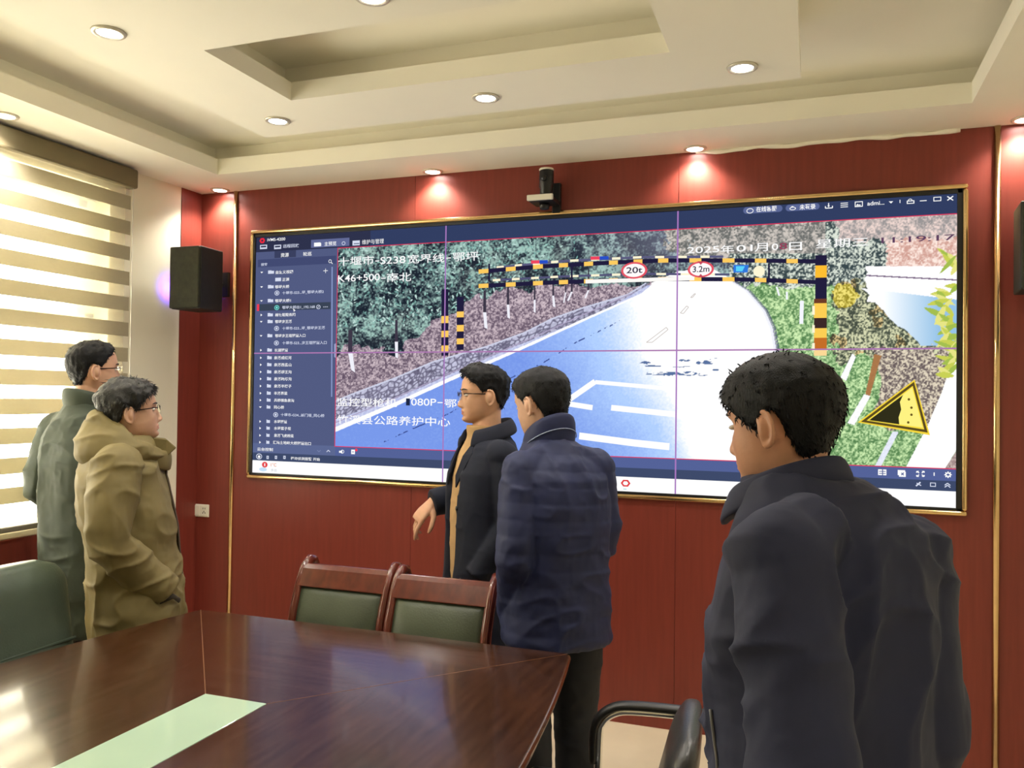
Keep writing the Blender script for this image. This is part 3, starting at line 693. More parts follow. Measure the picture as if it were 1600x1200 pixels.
# dark patches on the bright tarmac
for x0, y0, rx, ry in ((1008, 567, 9, 2.4), (1048, 584, 40, 3.2), (1076, 584, 14, 4), (1100, 567, 14, 4), (1098, 585, 8, 2.4), (1070, 563, 10, 2), (1115, 561, 8, 2), (1020, 572, 14, 1.4), (1064, 573, 18, 1.6), (1118, 578, 6, 1.5)):
    m = (((px-x0)/rx)**2+((py-y0)/ry)**2 < 0.55+1.1*(fbm(5, 21, 3)-.2)) & (fbm(4, 23, 2, .5, 2) > .45); c[m] = (88, 112, 156)
c = np.clip(c, 0, 255)/255
c = np.where(c <= 0.04045, c/12.92, ((c+0.055)/1.055)**2.4)
v = np.stack([GX.ravel()-VW0[0], np.full(GX.size, YS-0.0007*0.8), GZ.ravel()-VW0[2]], -1)
ii = np.arange(NX*NY).reshape(NY, NX)
F = np.stack([ii[:-1, :-1], ii[:-1, 1:], ii[1:, 1:], ii[1:, :-1]], -1).reshape(-1, 4)
me = bpy.data.meshes.new('camera_picture')
me.vertices.add(len(v)); me.vertices.foreach_set('co', v.astype(np.float32).ravel())
me.loops.add(F.size); me.loops.foreach_set('vertex_index', F.astype(np.int32).ravel())
me.polygons.add(len(F)); me.polygons.foreach_set('loop_start', np.arange(0, F.size, 4, dtype=np.int32))
me.update(calc_edges=True)
at_ = me.color_attributes.new('picture', 'FLOAT_COLOR', 'POINT')
at_.data.foreach_set('color', np.concatenate([c, np.ones((len(c), 1))], 1).astype(np.float32).ravel())
pm = bpy.data.materials.new('screen camera picture'); pm.use_nodes = True; nt = pm.node_tree; nt.nodes.clear()
at2 = nt.nodes.new('ShaderNodeAttribute'); at2.attribute_name = 'picture'; em = nt.nodes.new('ShaderNodeEmission'); em.inputs[1].default_value = SCREEN_GAIN*1.05; oo = nt.nodes.new('ShaderNodeOutputMaterial')
nt.links.new(at2.outputs['Color'], em.inputs[0]); nt.links.new(em.outputs[0], oo.inputs[0])
pic = link('camera_picture', me, pm, vw)

# crisp things inside the picture
u = UI(); YEL = (255, 204, 96); BLK = (34, 30, 62); CRM = (255, 246, 214)
def bar(pts, h, n, c0, c1, f=0.36, lay=2.2):
    for i in range(n):
        for a, e, col_ in ((i/n, (i+f)/n, c0), ((i+f)/n, (i+1)/n, c1)):
            P = []
            for t in (a, e):
                k = t*(len(pts)-1); j = min(int(k), len(pts)-2); r = k-j
                P.append((pts[j][0]*(1-r)+pts[j+1][0]*r, pts[j][1]*(1-r)+pts[j+1][1]*r))
            u.poly([(P[0][0], P[0][1]-h/2), (P[1][0], P[1][1]-h/2), (P[1][0], P[1][1]+h/2), (P[0][0], P[0][1]+h/2)], col_, lay)
bar([(776, 418), (880, 408), (1000, 402), (1130, 401)], 3.6, 11, CRM, (92, 92, 128), 0.4, 2)
bar([(748, 424.5), (850, 416), (944, 411), (1036, 407), (1160, 407), (1278, 408.5)], 6.6, 12, YEL, BLK)
bar([(770, 438), (880, 432), (1000, 428), (1140, 429)], 3.4, 11, CRM, (84, 84, 120), 0.4, 2)
bar([(748, 447), (850, 442), (944, 438.5), (1036, 436), (1160, 436.5), (1278, 441)], 6.6, 12, YEL, BLK)
u.poly([(915, 437), (1085, 432), (1085, 438), (915, 443)], (252, 250, 246), 2.4)
for x in (763, 892, 1200): u.poly([(x, 412), (x+3, 412), (x+3, 440), (x, 440)], BLK, 2.1)
# posts
for x, w_, segs in ((690, 11, [(452, 494, BLK), (494, 505, YEL), (505, 517, BLK), (517, 527, YEL), (527, 540, BLK), (540, 550, YEL), (550, 556, BLK)]),
                    (714, 11, [(464, 487, BLK), (487, 496, YEL), (496, 508, BLK), (508, 518, YEL), (518, 529, BLK), (529, 538, YEL), (538, 547, BLK)]),
                    (1274, 18, [(399, 415, BLK), (415, 434, (255, 190, 50)), (434, 467, BLK)]),
                    (1272, 20, [(467, 474, (110, 60, 40)), (474, 497, (252, 206, 84)), (497, 513, (60, 40, 40)), (513, 528, (252, 206, 84)), (528, 545, (196, 110, 40)), (545, 556, (250, 216, 150))])):
    for a, e, col_ in segs: u.poly([(x, a), (x+w_, a-.3), (x+w_-.3, e-.3), (x-.3, e)], col_, 2.6)
for a, e in ((478, 492), (508, 520), (536, 548)): u.poly([(1269, a), (1273, a), (1273, e), (1269, e)], CRM, 2.7)
# whitewashed trunks
for q in ([(544, 550), (551, 550), (555, 582), (549, 578)], [(617, 534), (622, 534), (622, 560), (618, 558)], [(755, 488), (760, 488), (762, 514), (757, 512)], [(792, 476), (796, 476), (797, 498), (793, 496)], [(834, 469), (837, 468), (837, 489), (834, 487)], [(863, 462), (866, 462), (868, 480), (864, 479)], [(883, 457), (885, 457), (882, 473), (880, 473)], [(892, 456), (895, 456), (889, 470), (886, 470)], [(918, 454), (921, 453), (916, 466), (913, 466)]):
    u.poly(q, (240, 240, 250), 2); x0, y0 = q[0]; x1 = q[1][0]; u.poly([(x0+.6, y0-34), (x1-.6, y0-34), (x1, y0), (x0, y0)], (62, 56, 72), 1.9)
for q in ([(1250, 470), (1256, 470), (1255, 506), (1249, 506)], [(1212, 448), (1215, 448), (1219, 462), (1216, 462)], [(1228, 456), (1231, 456), (1231, 468), (1228, 468)]): u.poly(q, (244, 246, 255), 2)
# carriageway paint
for q in ([(1041, 511.5), (1044, 515), (1019, 535), (1010, 535)], [(1073, 478), (1076, 480), (1068, 490), (1063, 489)], [(1085, 459), (1087, 459), (1082, 465), (1079, 465)]): u.line(q+[q[0]], 0.003, (196, 186, 180), 1.6); u.poly(q, WHITE, 1.5)
for q, w_ in (([(930, 597), (1020, 605), (1110, 613)], 0.020), ([(930, 596), (884, 628)], 0.028), ([(882, 630), (926, 637)], 0.026), ([(955, 637), (1080, 650)], 0.028), ([(905, 681), (990, 692), (1046, 698)], 0.034)): u.line(q, w_, WHITE, 1.5)
# round signs with their figures
for x, y, t, w_ in ((991, 422.6, '20t', 26), (1095, 421, '3.2m', 27)):
    u.ell(x, y, 20.5, 13, (228, 84, 100), 3); u.ell(x, y, 17, 10.3, (255, 250, 250), 3.4)
    u.text(t, x-w_/2+1, x+w_/2, y, 9.5, (48, 44, 70), 4.2, 0.012)
for s_ in (-1, 1): u.poly([(1095-5, 421+s_*12.6), (1095+5, 421+s_*12.6), (1095, 421+s_*7)], (196, 70, 90), 3.8)
u.poly([(1146, 414), (1170, 414), (1168, 426), (1146, 426)], (50, 120, 220), 3); u.poly([(1150, 416), (1164, 416), (1160, 424), (1150, 424)], (90, 210, 250), 3.2)
u.ell(1186, 424, 9, 9, CRM, 3)
# beacon lights on the upper bar
for x0, x1, y in ((830, 856, 409.5), (923, 951, 403.5)):
    u.poly([(x0, y-2.5), ((x0+x1)/2, y-2.8), ((x0+x1)/2, y+2.4), (x0, y+2.6)], (240, 70, 96), 3); u.poly([((x0+x1)/2, y-2.8), (x1, y-3.1), (x1, y+2.1), ((x0+x1)/2, y+2.4)], (40, 80, 200), 3)
# falling rocks triangle
u.poly([(1340, 660), (1429, 593), (1453, 680)], (246, 214, 60), 3)
u.poly([(1345, 659), (1428, 596.5), (1449.5, 676)], (92, 76, 34), 3.4)
u.poly([(1354, 657), (1426, 603), (1444, 671)], (250, 222, 70), 3.8)
u.poly([(1358, 656.5), (1425, 606), (1441.5, 668)], (255, 242, 130), 4.0)
u.poly([(1358, 656.5), (1411, 617), (1406, 628), (1408, 640), (1404, 652), (1405, 663)], (48, 46, 26), 4.3)
for x, y in ((1420, 624), (1424, 637), (1424, 648), (1419, 660)): u.ell(x, y, 2.1, 2.3, (104, 84, 30), 4.3, 7)
u.build('road_signs_and_barrier', pic)
# red outline of the view
u = UI(); RED = (226, 54, 92); e = 0.004
for q in ((vx0-e, vx1+e, vz1, vz1+e), (vx0-e, vx1+e, vz0-e, vz0), (vx0-e, vx0, vz0, vz1), (vx1, vx1+e, vz0, vz1)): u.poly_xz([(q[0], q[2]), (q[1], q[2]), (q[1], q[3]), (q[0], q[3])], RED, 3)
u.build('view_outline')
# captions burnt into the picture
def cap(pieces):
    u = UI()
    for t, x0, x1, y, h, rgb in pieces: u.text(t, x0, x1, y, h, rgb, 5.5, 0.006)
    u.build('caption')
cap([('十堰市', 529, 585, 409, 14, WHITE), ('-', 587, 593, 408, 1.6, WHITE), ('S238', 595, 634, 407.5, 11, WHITE), ('宽界线', 637, 695, 405.5, 14, WHITE), ('-', 697, 705, 403.5, 1.6, WHITE), ('鄂坪', 708, 748, 402, 14, WHITE)])
cap([('K46+500', 529, 594, 435.5, 10.5, WHITE), ('-', 596, 603, 435, 1.6, WHITE), ('南北', 605, 643, 434, 14, WHITE)])
cap([('2025', 1074, 1124, 391.5, 10, WHITE), ('年', 1126, 1147, 390, 13, WHITE), ('01', 1151, 1176, 388.5, 10, WHITE), ('月', 1179, 1200, 387, 13, WHITE), ('0', 1206, 1216, 386, 10, WHITE), ('8', 1218, 1230, 385, 10, (150, 60, 90)), ('日', 1233, 1253, 385.5, 13, WHITE), ('星期三', 1275, 1357, 381.5, 14, WHITE), ('11:19:17', 1377, 1492, 376, 9, (96, 66, 96))])
cap([('监控型枪机', 527, 621, 628, 13, WHITE), ('-', 623, 632, 628, 1.6, WHITE), ('1', 635, 641, 628, 11, (30, 40, 70)), ('080P', 643, 682, 628, 11, WHITE), ('-', 684, 692, 629, 1.6, WHITE), ('鄂坪', 695, 735, 630, 13, WHITE)])
cap([('竹溪县公路养护中心', 527, 704, 655, 14, WHITE)])
# thin joints between the six screens
u = UI()
for x in (1.21, 2.42): u.poly_xz([(x-.0035, zb), (x+.0035, zb), (x+.0035, zt), (x-.0035, zt)], (168, 120, 190), 6.5)
zm = scr(700, 550)[1]; u.poly_xz([(xl, zm-.0035), (xr, zm-.0035), (xr, zm+.0035), (xl, zm+.0035)], (172, 120, 176), 6.5)
u.build('screen_joints')

# ------------------------------------------------------------------ loudspeakers, bracket camera, socket
def speaker(name, label, x, y, z, sx):
    t = thing(name, label, 'loudspeaker', (x, y, z), 0, 'wall loudspeakers beside the video wall')
    w_, d, h = 0.10, 0.105, 0.172
    MB().prism([(-w_, -d+0.012), (w_, -d+0.012), (w_*0.86, d), (-w_*0.86, d)], 2, -h, h).build('cabinet', M['cabinet'], t, bevel=0.006)
    MB().box(-w_+0.002, w_-0.002, -d-0.006, -d+0.013, -h+0.003, h-0.003).build('grille', M['grille'], t, bevel=0.006)
    b = MB(); b.box(-0.03, 0.03, d, d+0.02, -0.05, 0.05); b.tube([(0, d+0.01, 0), (0, -y-0.02-0.004, 0)], 0.014, 12); b.box(-0.04, 0.04, -y-0.02, -y, -0.07, 0.07)
    b.build('wall_bracket', M['black'], t)
    return t
spk = speaker('wall_speaker', 'black box loudspeaker in the left corner between the blind and the video wall', -0.212, -0.225, 2.205, 1)
led = MB(); led.ball((-0.1035, 0.03, -0.028), (0.004, 0.008, 0.008), 10, 8)
lo = led.build('power_light', emat('blue power light', (0.10, 0.02, 1.0), 30.0), spk, smooth=True)
l = bpy.data.lights.new('power_glow', 'SPOT'); l.energy = 2.4; l.color = (0.12, 0.02, 1.0); l.shadow_soft_size = 0.006; l.spot_size = 2.3; l.spot_blend = 1.0
lo = bpy.data.objects.new('power_glow', l); COL.objects.link(lo); lo.parent = spk; lo.location = (-0.112, -0.03, -0.045); lo.rotation_euler = (0, PI/2, 0)
speaker('wall_speaker', 'black box loudspeaker cut off by the right edge of the photo', 3.885, -0.225, 2.185, -1)

wc = thing('webcam', 'dark cylindrical conference camera on a small wall shelf above the video wall', 'camera', (1.775, 0, 2.545))
b = MB(); b.box(-0.062, 0.062, -0.155, -0.03, -0.016, 0.006); b.box(0.02, 0.062, -0.03, -0.0, -0.05, 0.10); b.build('shelf_bracket', M['black'], wc, bevel=0.004)
b = MB(); b.box(-0.066, 0.066, -0.172, -0.154, -0.014, 0.014); b.build('front_band', M['white'], wc, bevel=0.004)
b = MB(); b.lathe((0.012, -0.10, 0.006), [(0.03, 0), (0.032, 0.004), (0.032, 0.05), (0.036, 0.056), (0.036, 0.135), (0.030, 0.140)], 28); b.build('camera_body', M['black'], wc, smooth=True)
b = MB(); b.lathe((0.012, -0.10, 0.146), [(0.036, 0), (0.037, 0.004), (0.034, 0.009), (0.001, 0.010)], 28); b.build('cap', M['white'], wc, smooth=True)
b = MB(); b.tube([(0.012, -0.137, 0.10), (0.012, -0.145, 0.10)], [0.016, 0.013], 20); b.build('lens', M['glassblack'] if 'glassblack' in M else M['black'], wc, smooth=True)
b = MB(); b.lathe((0.0, -0.09, -0.046), [(0.008, 0), (0.022, 0.004), (0.026, 0.018), (0.026, 0.030)], 20); b.build('pan_base', M['black'], wc, smooth=True)

so = thing('wall_socket', 'white double socket plate low on the red panelling at the left corner', 'socket', (-0.348, 0, 0.882))
MB().box(-0.060, 0.060, -0.009, 0, -0.037, 0.037).build('plate', M['white'], so, bevel=0.004)
for x in (-0.029, 0.029): MB().box(x-0.025, x+0.025, -0.012, -0.008, -0.030, 0.030).build('insert', M['white'], so, bevel=0.002)
b = MB()
for x, z in ((0.022, 0.014), (0.036, 0.014), (0.021, -0.012), (0.037, -0.012), (0.029, -0.004)): b.box(x-0.002, x+0.002, -0.0126, -0.011, z-0.005, z+0.005)
b.build('pin_slots', M['black'], so)
# ------------------------------------------------------------------ conference table
TZ = 0.75; XC = 1.575
tb = thing('conference_table', 'long dark stained conference table with a pale green glass strip down its middle', 'table', (XC, -3.0, 0))
def hwid(y):
    """half width of the slightly boat shaped top, y from the table centre"""
    return 0.725+0.155*(1-(y/1.58)**2)
N = 24; Y0, Y1 = -1.58, 1.58
def ypts(a, b_, n=N): return [a+(b_-a)*i/n for i in range(n+1)]
GW, GY = 0.10, 0.86
def top_piece(name, poly, m):
    return MB().prism(poly, 2, TZ-0.028, TZ).build(name, m, tb)
cut = 0.035
ys = ypts(Y0+cut, Y1-cut)
R_ = [(hwid(y), y) for y in ys]
right = [(GW, -GY)]+[(hwid(Y0)-0.003, Y0+0.003)]+R_+[(hwid(Y1)-0.003, Y1-0.003), (GW, GY)]
top_piece('side_plank', right, M['darkwood']); top_piece('side_plank', [(-x, y) for x, y in right][::-1], M['darkwood'])
hx = hwid(Y0)-0.003
end = [(GW, GY), (hx, Y1-0.003), (hx-cut, Y1), (-hx+cut, Y1), (-hx, Y1-0.003), (-GW, GY)]
top_piece('end_plank', end, M['darkwoodx']); top_piece('end_plank', [(x, -y) for x, y in end][::-1], M['darkwoodx'])
# pale inlay lines along the mitres
for sx in (-1, 1):
    for sy in (-1, 1):
        p, q = np.array([sx*GW, sy*GY]), np.array([sx*hx, sy*(Y1-0.003)]); t = (q-p)/np.linalg.norm(q-p); n = np.array([-t[1], t[0]])*0.0013
        b = MB(); b.add([(*(p-n), TZ+0.0003), (*(q-n), TZ+0.0003), (*(q+n), TZ+0.0003), (*(p+n), TZ+0.0003)], [(0, 1, 2, 3)]); b.build('inlay_line', M['seam'], tb)
MB().box(-GW+0.001, GW-0.001, -GY+0.001, GY-0.001, TZ-0.026, TZ+0.0015).build('glass_inset', M['jade'], tb, bevel=0.001)
# moulded edge under the top
outer = [(hwid(y), y) for y in ypts(Y0, Y1)]; loop = outer+[(-x, y) for x, y in outer[::-1]]
def inset(d, z): return [(x-d*(1 if x > 0 else -1), y*(1-d/1.58), z) for x, y in loop]
b = MB(); b.loft([inset(0.004, TZ-0.030), inset(-0.004, TZ-0.027), inset(-0.006, TZ-0.016), inset(-0.003, TZ-0.006), inset(0.002, TZ-0.0035)], True, False)
b.loft([inset(0.03, TZ-0.062), inset(0.012, TZ-0.056), inset(0.004, TZ-0.046), inset(0.004, TZ-0.030), inset(0.30, TZ-0.029)], True, True)
b.build('edge_moulding', M['edge'], tb, smooth=False)
for y in (-0.95, 0.95):
    b = MB(); b.box(-0.42, 0.42, y-0.14, y+0.14, 0.06, TZ-0.06); b.box(-0.48, 0.48, y-0.19, y+0.19, 0, 0.06); b.build('pedestal', M['darkwood'], tb, bevel=0.01)
MB().box(-0.03, 0.03, -0.9, 0.9, 0.30, TZ-0.06).build('modesty_board', M['darkwood'], tb)

# ------------------------------------------------------------------ wooden armless chairs at the far end of the table
def wood_chair(name, label, x, y, rz=0.0):
    t = thing(name, label, 'chair', (x, y, 0), rz, 'mahogany chairs at the far end of the table')
    W = 0.190
    for s in (-1, 1):
        path = [(s*W, 0.055, 0.0), (s*W, 0.02, 0.25), (s*W, -0.015, 0.45), (s*W, -0.005, 0.60), (s*W, 0.028, 0.74), (s*W, 0.066, 0.84), (s*W, 0.096, 0.895), (s*W, 0.122, 0.915), (s*W, 0.148, 0.912), (s*W, 0.162, 0.893), (s*W, 0.158, 0.874)]
        b = MB(); b.tube(path, [(0.018, 0.022)]*3+[(0.018, 0.026), (0.018, 0.027), (0.018, 0.026), (0.018, 0.024), (0.019, 0.021), (0.019, 0.018), (0.018, 0.016), (0.015, 0.012)], 16, up=(0, 1, 0))
        for o in (-0.010, 0.0, 0.010): b.tube([(p[0]+o, p[1]-0.020*(1 if k < 6 else 0.6), p[2]+(0.010 if k > 5 else 0)) for k, p in enumerate(path[2:9])], 0.0035, 6)
        b.build('rear_post', M['chairwood'], t, smooth=True)
        MB().tube([(s*0.185, -0.44, 0), (s*0.185, -0.43, 0.42)], [0.015, 0.023], 12).build('front_leg', M['chairwood'], t, smooth=True)
    # top rail and padded back follow the rake of the posts
    b = MB(); b.prism([(0.046, 0.828), (0.034, 0.828), (0.068, 0.892), (0.085, 0.908), (0.103, 0.906)], 0, -W, W); b.build('top_rail', M['chairwood'], t, bevel=0.004)
    rows = []
    for i in range(13):
        z = 0.50+0.33*i/12; yb = np.interp(z, [0.45, 0.60, 0.74, 0.84], [-0.015, -0.005, 0.028, 0.062])
        bul = 0.020*math.sin(PI*min(1, max(0, i/12)))**0.5
        ring_ = []
        for k in range(17): xx = -W+0.012+(2*W-0.024)*k/16; ring_.append((xx, yb-0.012-bul*(1-abs(2*k/16-1)**6), z))
        for k in range(16, -1, -1): xx = -W+0.012+(2*W-0.024)*k/16; ring_.append((xx, yb+0.016, z))
        rows.append(ring_)
    MB().loft(rows).build('back_pad', M['greenleather'], t, smooth=True)
    b = MB(); b.box(-0.205, 0.205, -0.46, 0.0, 0.385, 0.43); b.build('seat_frame', M['chairwood'], t, bevel=0.008)
    b = MB(); b.box(-0.198, 0.198, -0.455, -0.03, 0.43, 0.485); b.build('seat_pad', M['greenleather'], t, bevel=0.022, seg=4)
    for s in (-1, 1): MB().box(s*0.185-0.010, s*0.185+0.010, -0.43, 0.03, 0.16, 0.19).build('stretcher', M['chairwood'], t, bevel=0.003)
    return t
wood_chair('wooden_chair', 'mahogany chair with green leather back, left one of the pair at the far table end', 1.340, -1.268, 0.0)
wood_chair('wooden_chair', 'mahogany chair with green leather back, right one of the pair at the far table end', 1.768, -1.300, 0.0)

# ------------------------------------------------------------------ padded leather chair at the left side of the table
def cushion(b, w, h, d0, n=20, rowsn=18, fy=lambda z: 0.0, top=0.5, sides=0.06, corner=0.12):
    """upright pad facing -Y: rounded outline of half width w and height h"""
    rows = []
    for i in range(rowsn+1):
        v = i/rowsn; z = h*v
        e = 1.0
        if z > h-corner: e = math.sqrt(max(0.0, 1-((z-(h-corner))/corner)**2))
        ww = (w-corner)+corner*max(e, 0.02)
        th = d0*(0.35+0.65*math.sin(min(1.0, (h-z)/0.10+0.15)*PI/2))
        ring_ = []
        for k in range(n):
            a = 2*PI*k/n; ca, sa = math.cos(a), math.sin(a)
            ring_.append((ww*math.copysign(abs(ca)**0.45, ca), fy(z)+th/2*math.copysign(abs(sa)**0.7, sa), z))
        rows.append(ring_)
    b.loft(rows)
gc = thing('leather_armchair', 'teal green padded leather chair at the near left side of the table', 'chair', (0.53, -1.985, 0), PI/2)
b = MB(); rows = cushion(b, 0.325, 0.49, 0.13, 28, 24, fy=lambda z: 0.02+0.16*z, corner=0.10)
o = b.build('backrest', M['greychairleather'], gc, smooth=True); o.location = (0, 0.02, 0.475)
b = MB(); b.tube([(-0.30, -0.052, 0.205), (0.30, -0.052, 0.205)], 0.006, 8); o2 = b.build('seam_fold', M['greychairleather'], o, smooth=True); o2.location = (0, 0.045, 0)
b = MB(); b.box(-0.29, 0.29, -0.46, 0.06, 0.40, 0.51); b.build('seat', M['greychairleather'], gc, bevel=0.045, seg=4)
b = MB(); b.lathe((0, -0.2, 0), [(0.03, 0.08), (0.03, 0.25), (0.05, 0.26), (0.05, 0.40)], 16); b.build('gas_lift', M['chrome'], gc, smooth=True)
for k in range(5):
    a = 2*PI*k/5+0.3; ex, ey = 0.28*math.cos(a), -0.2+0.28*math.sin(a)
    MB().tube([(0, -0.2, 0.11), (ex, ey, 0.075)], [(0.025, 0.018), (0.016, 0.012)], 10).build('base_arm', M['black'], gc, smooth=True)
    MB().ball((ex, ey, 0.031), (0.03, 0.03, 0.031), 12, 8).build('caster', M['black'], gc, smooth=True)

# ------------------------------------------------------------------ cantilever armchair at the right side of the table
cc = thing('cantilever_chair', 'black leather cantilever chair with tube armrests at the right side of the table', 'chair', (2.60, -1.86, 0), -PI/2+0.10)
# local: faces -Y
b = MB(); cushion(b, 0.225, 0.30, 0.085, 24, 18, fy=lambda z: 0.01+0.26*z, corner=0.09)
o = b.build('backrest', M['blackleather'], cc, smooth=True); o.location = (0, 0.06, 0.46)
b = MB(); b.box(-0.23, 0.23, -0.33, 0.10, 0.42, 0.50); b.build('seat', M['blackleather'], cc, bevel=0.035, seg=4)
for s in (-1, 1):
    X_ = s*0.275
    P_ = [(X_, 0.20, 0.655), (X_, 0.12, 0.662), (X_, -0.03, 0.660), (X_, -0.085, 0.648), (X_, -0.118, 0.618), (X_, -0.128, 0.575), (X_, -0.130, 0.40), (X_, -0.130, 0.05), (X_, -0.115, 0.022), (X_, -0.08, 0.014), (X_, 0.32, 0.014)]
    MB().tube(bend(P_), 0.0125, 14).build('tube_frame', M['chrome'], cc, smooth=True)
    A_ = [(X_, 0.20, 0.668), (X_, 0.12, 0.676), (X_, -0.035, 0.675), (X_, -0.095, 0.660), (X_, -0.133, 0.622), (X_, -0.144, 0.570), (X_, -0.144, 0.50)]
    MB().tube(bend(A_), [(0.022, 0.013)]*31, 14, up=(0, 0, 1)).build('armrest', M['black'], cc, smooth=True)
MB().tube([(-0.275, 0.32, 0.014), (0.275, 0.32, 0.014)], 0.0125, 12).build('rear_floor_tube', M['chrome'], cc, smooth=True)
MB().tube([(-0.275, -0.13, 0.42), (0.275, -0.13, 0.42)], 0.0125, 12).build('seat_bar', M['chrome'], cc, smooth=True)
MB().tube([(-0.275, 0.14, 0.655), (-0.20, 0.10, 0.60), (0.20, 0.10, 0.60), (0.275, 0.14, 0.655)], 0.010, 10).build('back_bar', M['chrome'], cc, smooth=True)
# ------------------------------------------------------------------ people: shared anatomy
def spline(zs, vs, z): 
    return float(np.interp(z, zs, vs))
HZ  = [-0.118, -0.112, -0.100, -0.085, -0.070, -0.050, -0.030, 0.000, 0.030, 0.060, 0.085, 0.102, 0.111, 0.1155]
HF  = [ 0.064,  0.083,  0.0905, 0.0895, 0.092, 0.0925, 0.092, 0.0905, 0.0955, 0.0915, 0.0765, 0.054, 0.032, 0.006]
HB  = [ 0.020,  0.030,  0.040, 0.050, 0.058, 0.071, 0.086, 0.100, 0.1035, 0.0975, 0.080, 0.056, 0.033, 0.006]
HA  = [ 0.018,  0.030,  0.046, 0.057, 0.063, 0.0685, 0.0715, 0.0755, 0.0775, 0.0745, 0.0625, 0.044, 0.026, 0.005]
def smooth_tab(zs, vs):
    g = np.linspace(zs[0], zs[-1], 240); y = np.interp(g, zs, vs); k = np.hanning(15); k /= k.sum()
    y2 = np.convolve(np.pad(y, 7, 'edge'), k, 'valid'); return g, y2
TF, TB, TA = smooth_tab(HZ, HF), smooth_tab(HZ, HB), smooth_tab(HZ, HA)
def hprof(z, wide=1.0):
    return float(np.interp(z, *TF)), float(np.interp(z, *TB)), float(np.interp(z, *TA))*wide
def G(x, s): return math.exp(-(x/s)**2)
def feat(x, z):
    """relief of the face along the forward axis"""
    a = abs(x); d = 0.0
    # nose
    nz = np.interp(z, [-0.058, -0.0545, -0.050, -0.043, -0.036, -0.025, -0.012, 0.0, 0.012, 0.022], [0, 0.004, 0.016, 0.0225, 0.0215, 0.0165, 0.0115, 0.007, 0.003, 0])
    nw = np.interp(z, [-0.056, -0.045, -0.03, -0.01, 0.015], [0.0155, 0.0145, 0.0105, 0.008, 0.009])
    d += nz*math.exp(-(a/nw)**2.4)
    d += 0.006*G(a-0.0145, 0.0055)*G(z+0.046, 0.007)                      # nostril wings
    d -= 0.0125*G(a-0.031, 0.0165)*G(z-0.001, 0.0125)                     # eye sockets
    d += 0.0045*G(a-0.032, 0.013)*G(z+0.0005, 0.0055)                     # eyelids over the ball
    d -= 0.0020*G(a-0.032, 0.014)*G(z-0.0075, 0.0022)                     # lid crease
    d += 0.0050*G(a-0.028, 0.024)*G(z-0.021, 0.008)                       # brow ridge
    d += 0.0040*G(a-0.045, 0.018)*G(z+0.030, 0.018)                       # cheeks
    mw = math.exp(-(a/0.0235)**4)
    d += 0.0062*mw*G(z+0.0665, 0.0042)*(1-0.25*G(a, 0.003))+0.0068*mw*G(z+0.0775, 0.0050)
    d -= 0.0042*mw*G(z+0.0717, 0.0018)
    d -= 0.0030*G(a, 0.018)*G(z+0.0875, 0.0045)
    d += 0.0055*G(a, 0.019)*G(z+0.102, 0.011)                             # chin
    d -= 0.0018*G(a, 0.0035)*G(z+0.059, 0.004)                            # philtrum
    return d
PW = 0.88
def head_point(z, phi, wide=1.0, out=0.0):
    """phi 0 faces forward (+Y), positive towards the right ear (+X)"""
    f, b_, a = hprof(z, wide); s, c = math.sin(phi), math.cos(phi)
    # the jaw narrows behind the mouth
    x = a*math.copysign(abs(s)**PW, s); y = (f if c > 0 else b_)*math.copysign(abs(c)**PW, c)
    if c > 0: y += feat(x, z)*min(1.0, c*2.2)
    return np.array([x, y-0.004, z])
def face_y(x, z):
    f, b_, a = hprof(z); return f*max(0.0, 1-(abs(x)/a)**(2/PW))**(PW/2)+feat(x, z)-0.004

def add_mesh_T(b, T, v, f): b.add([tuple((T@Vector(p))) for p in v], f)
class TMB(MB):
    """like MB but every shape goes through a transform"""
    def __init__(s, T): super().__init__(); s.T = T
    def add(s, v, f): return super().add([tuple(s.T@Vector(tuple(p))) for p in v], f)

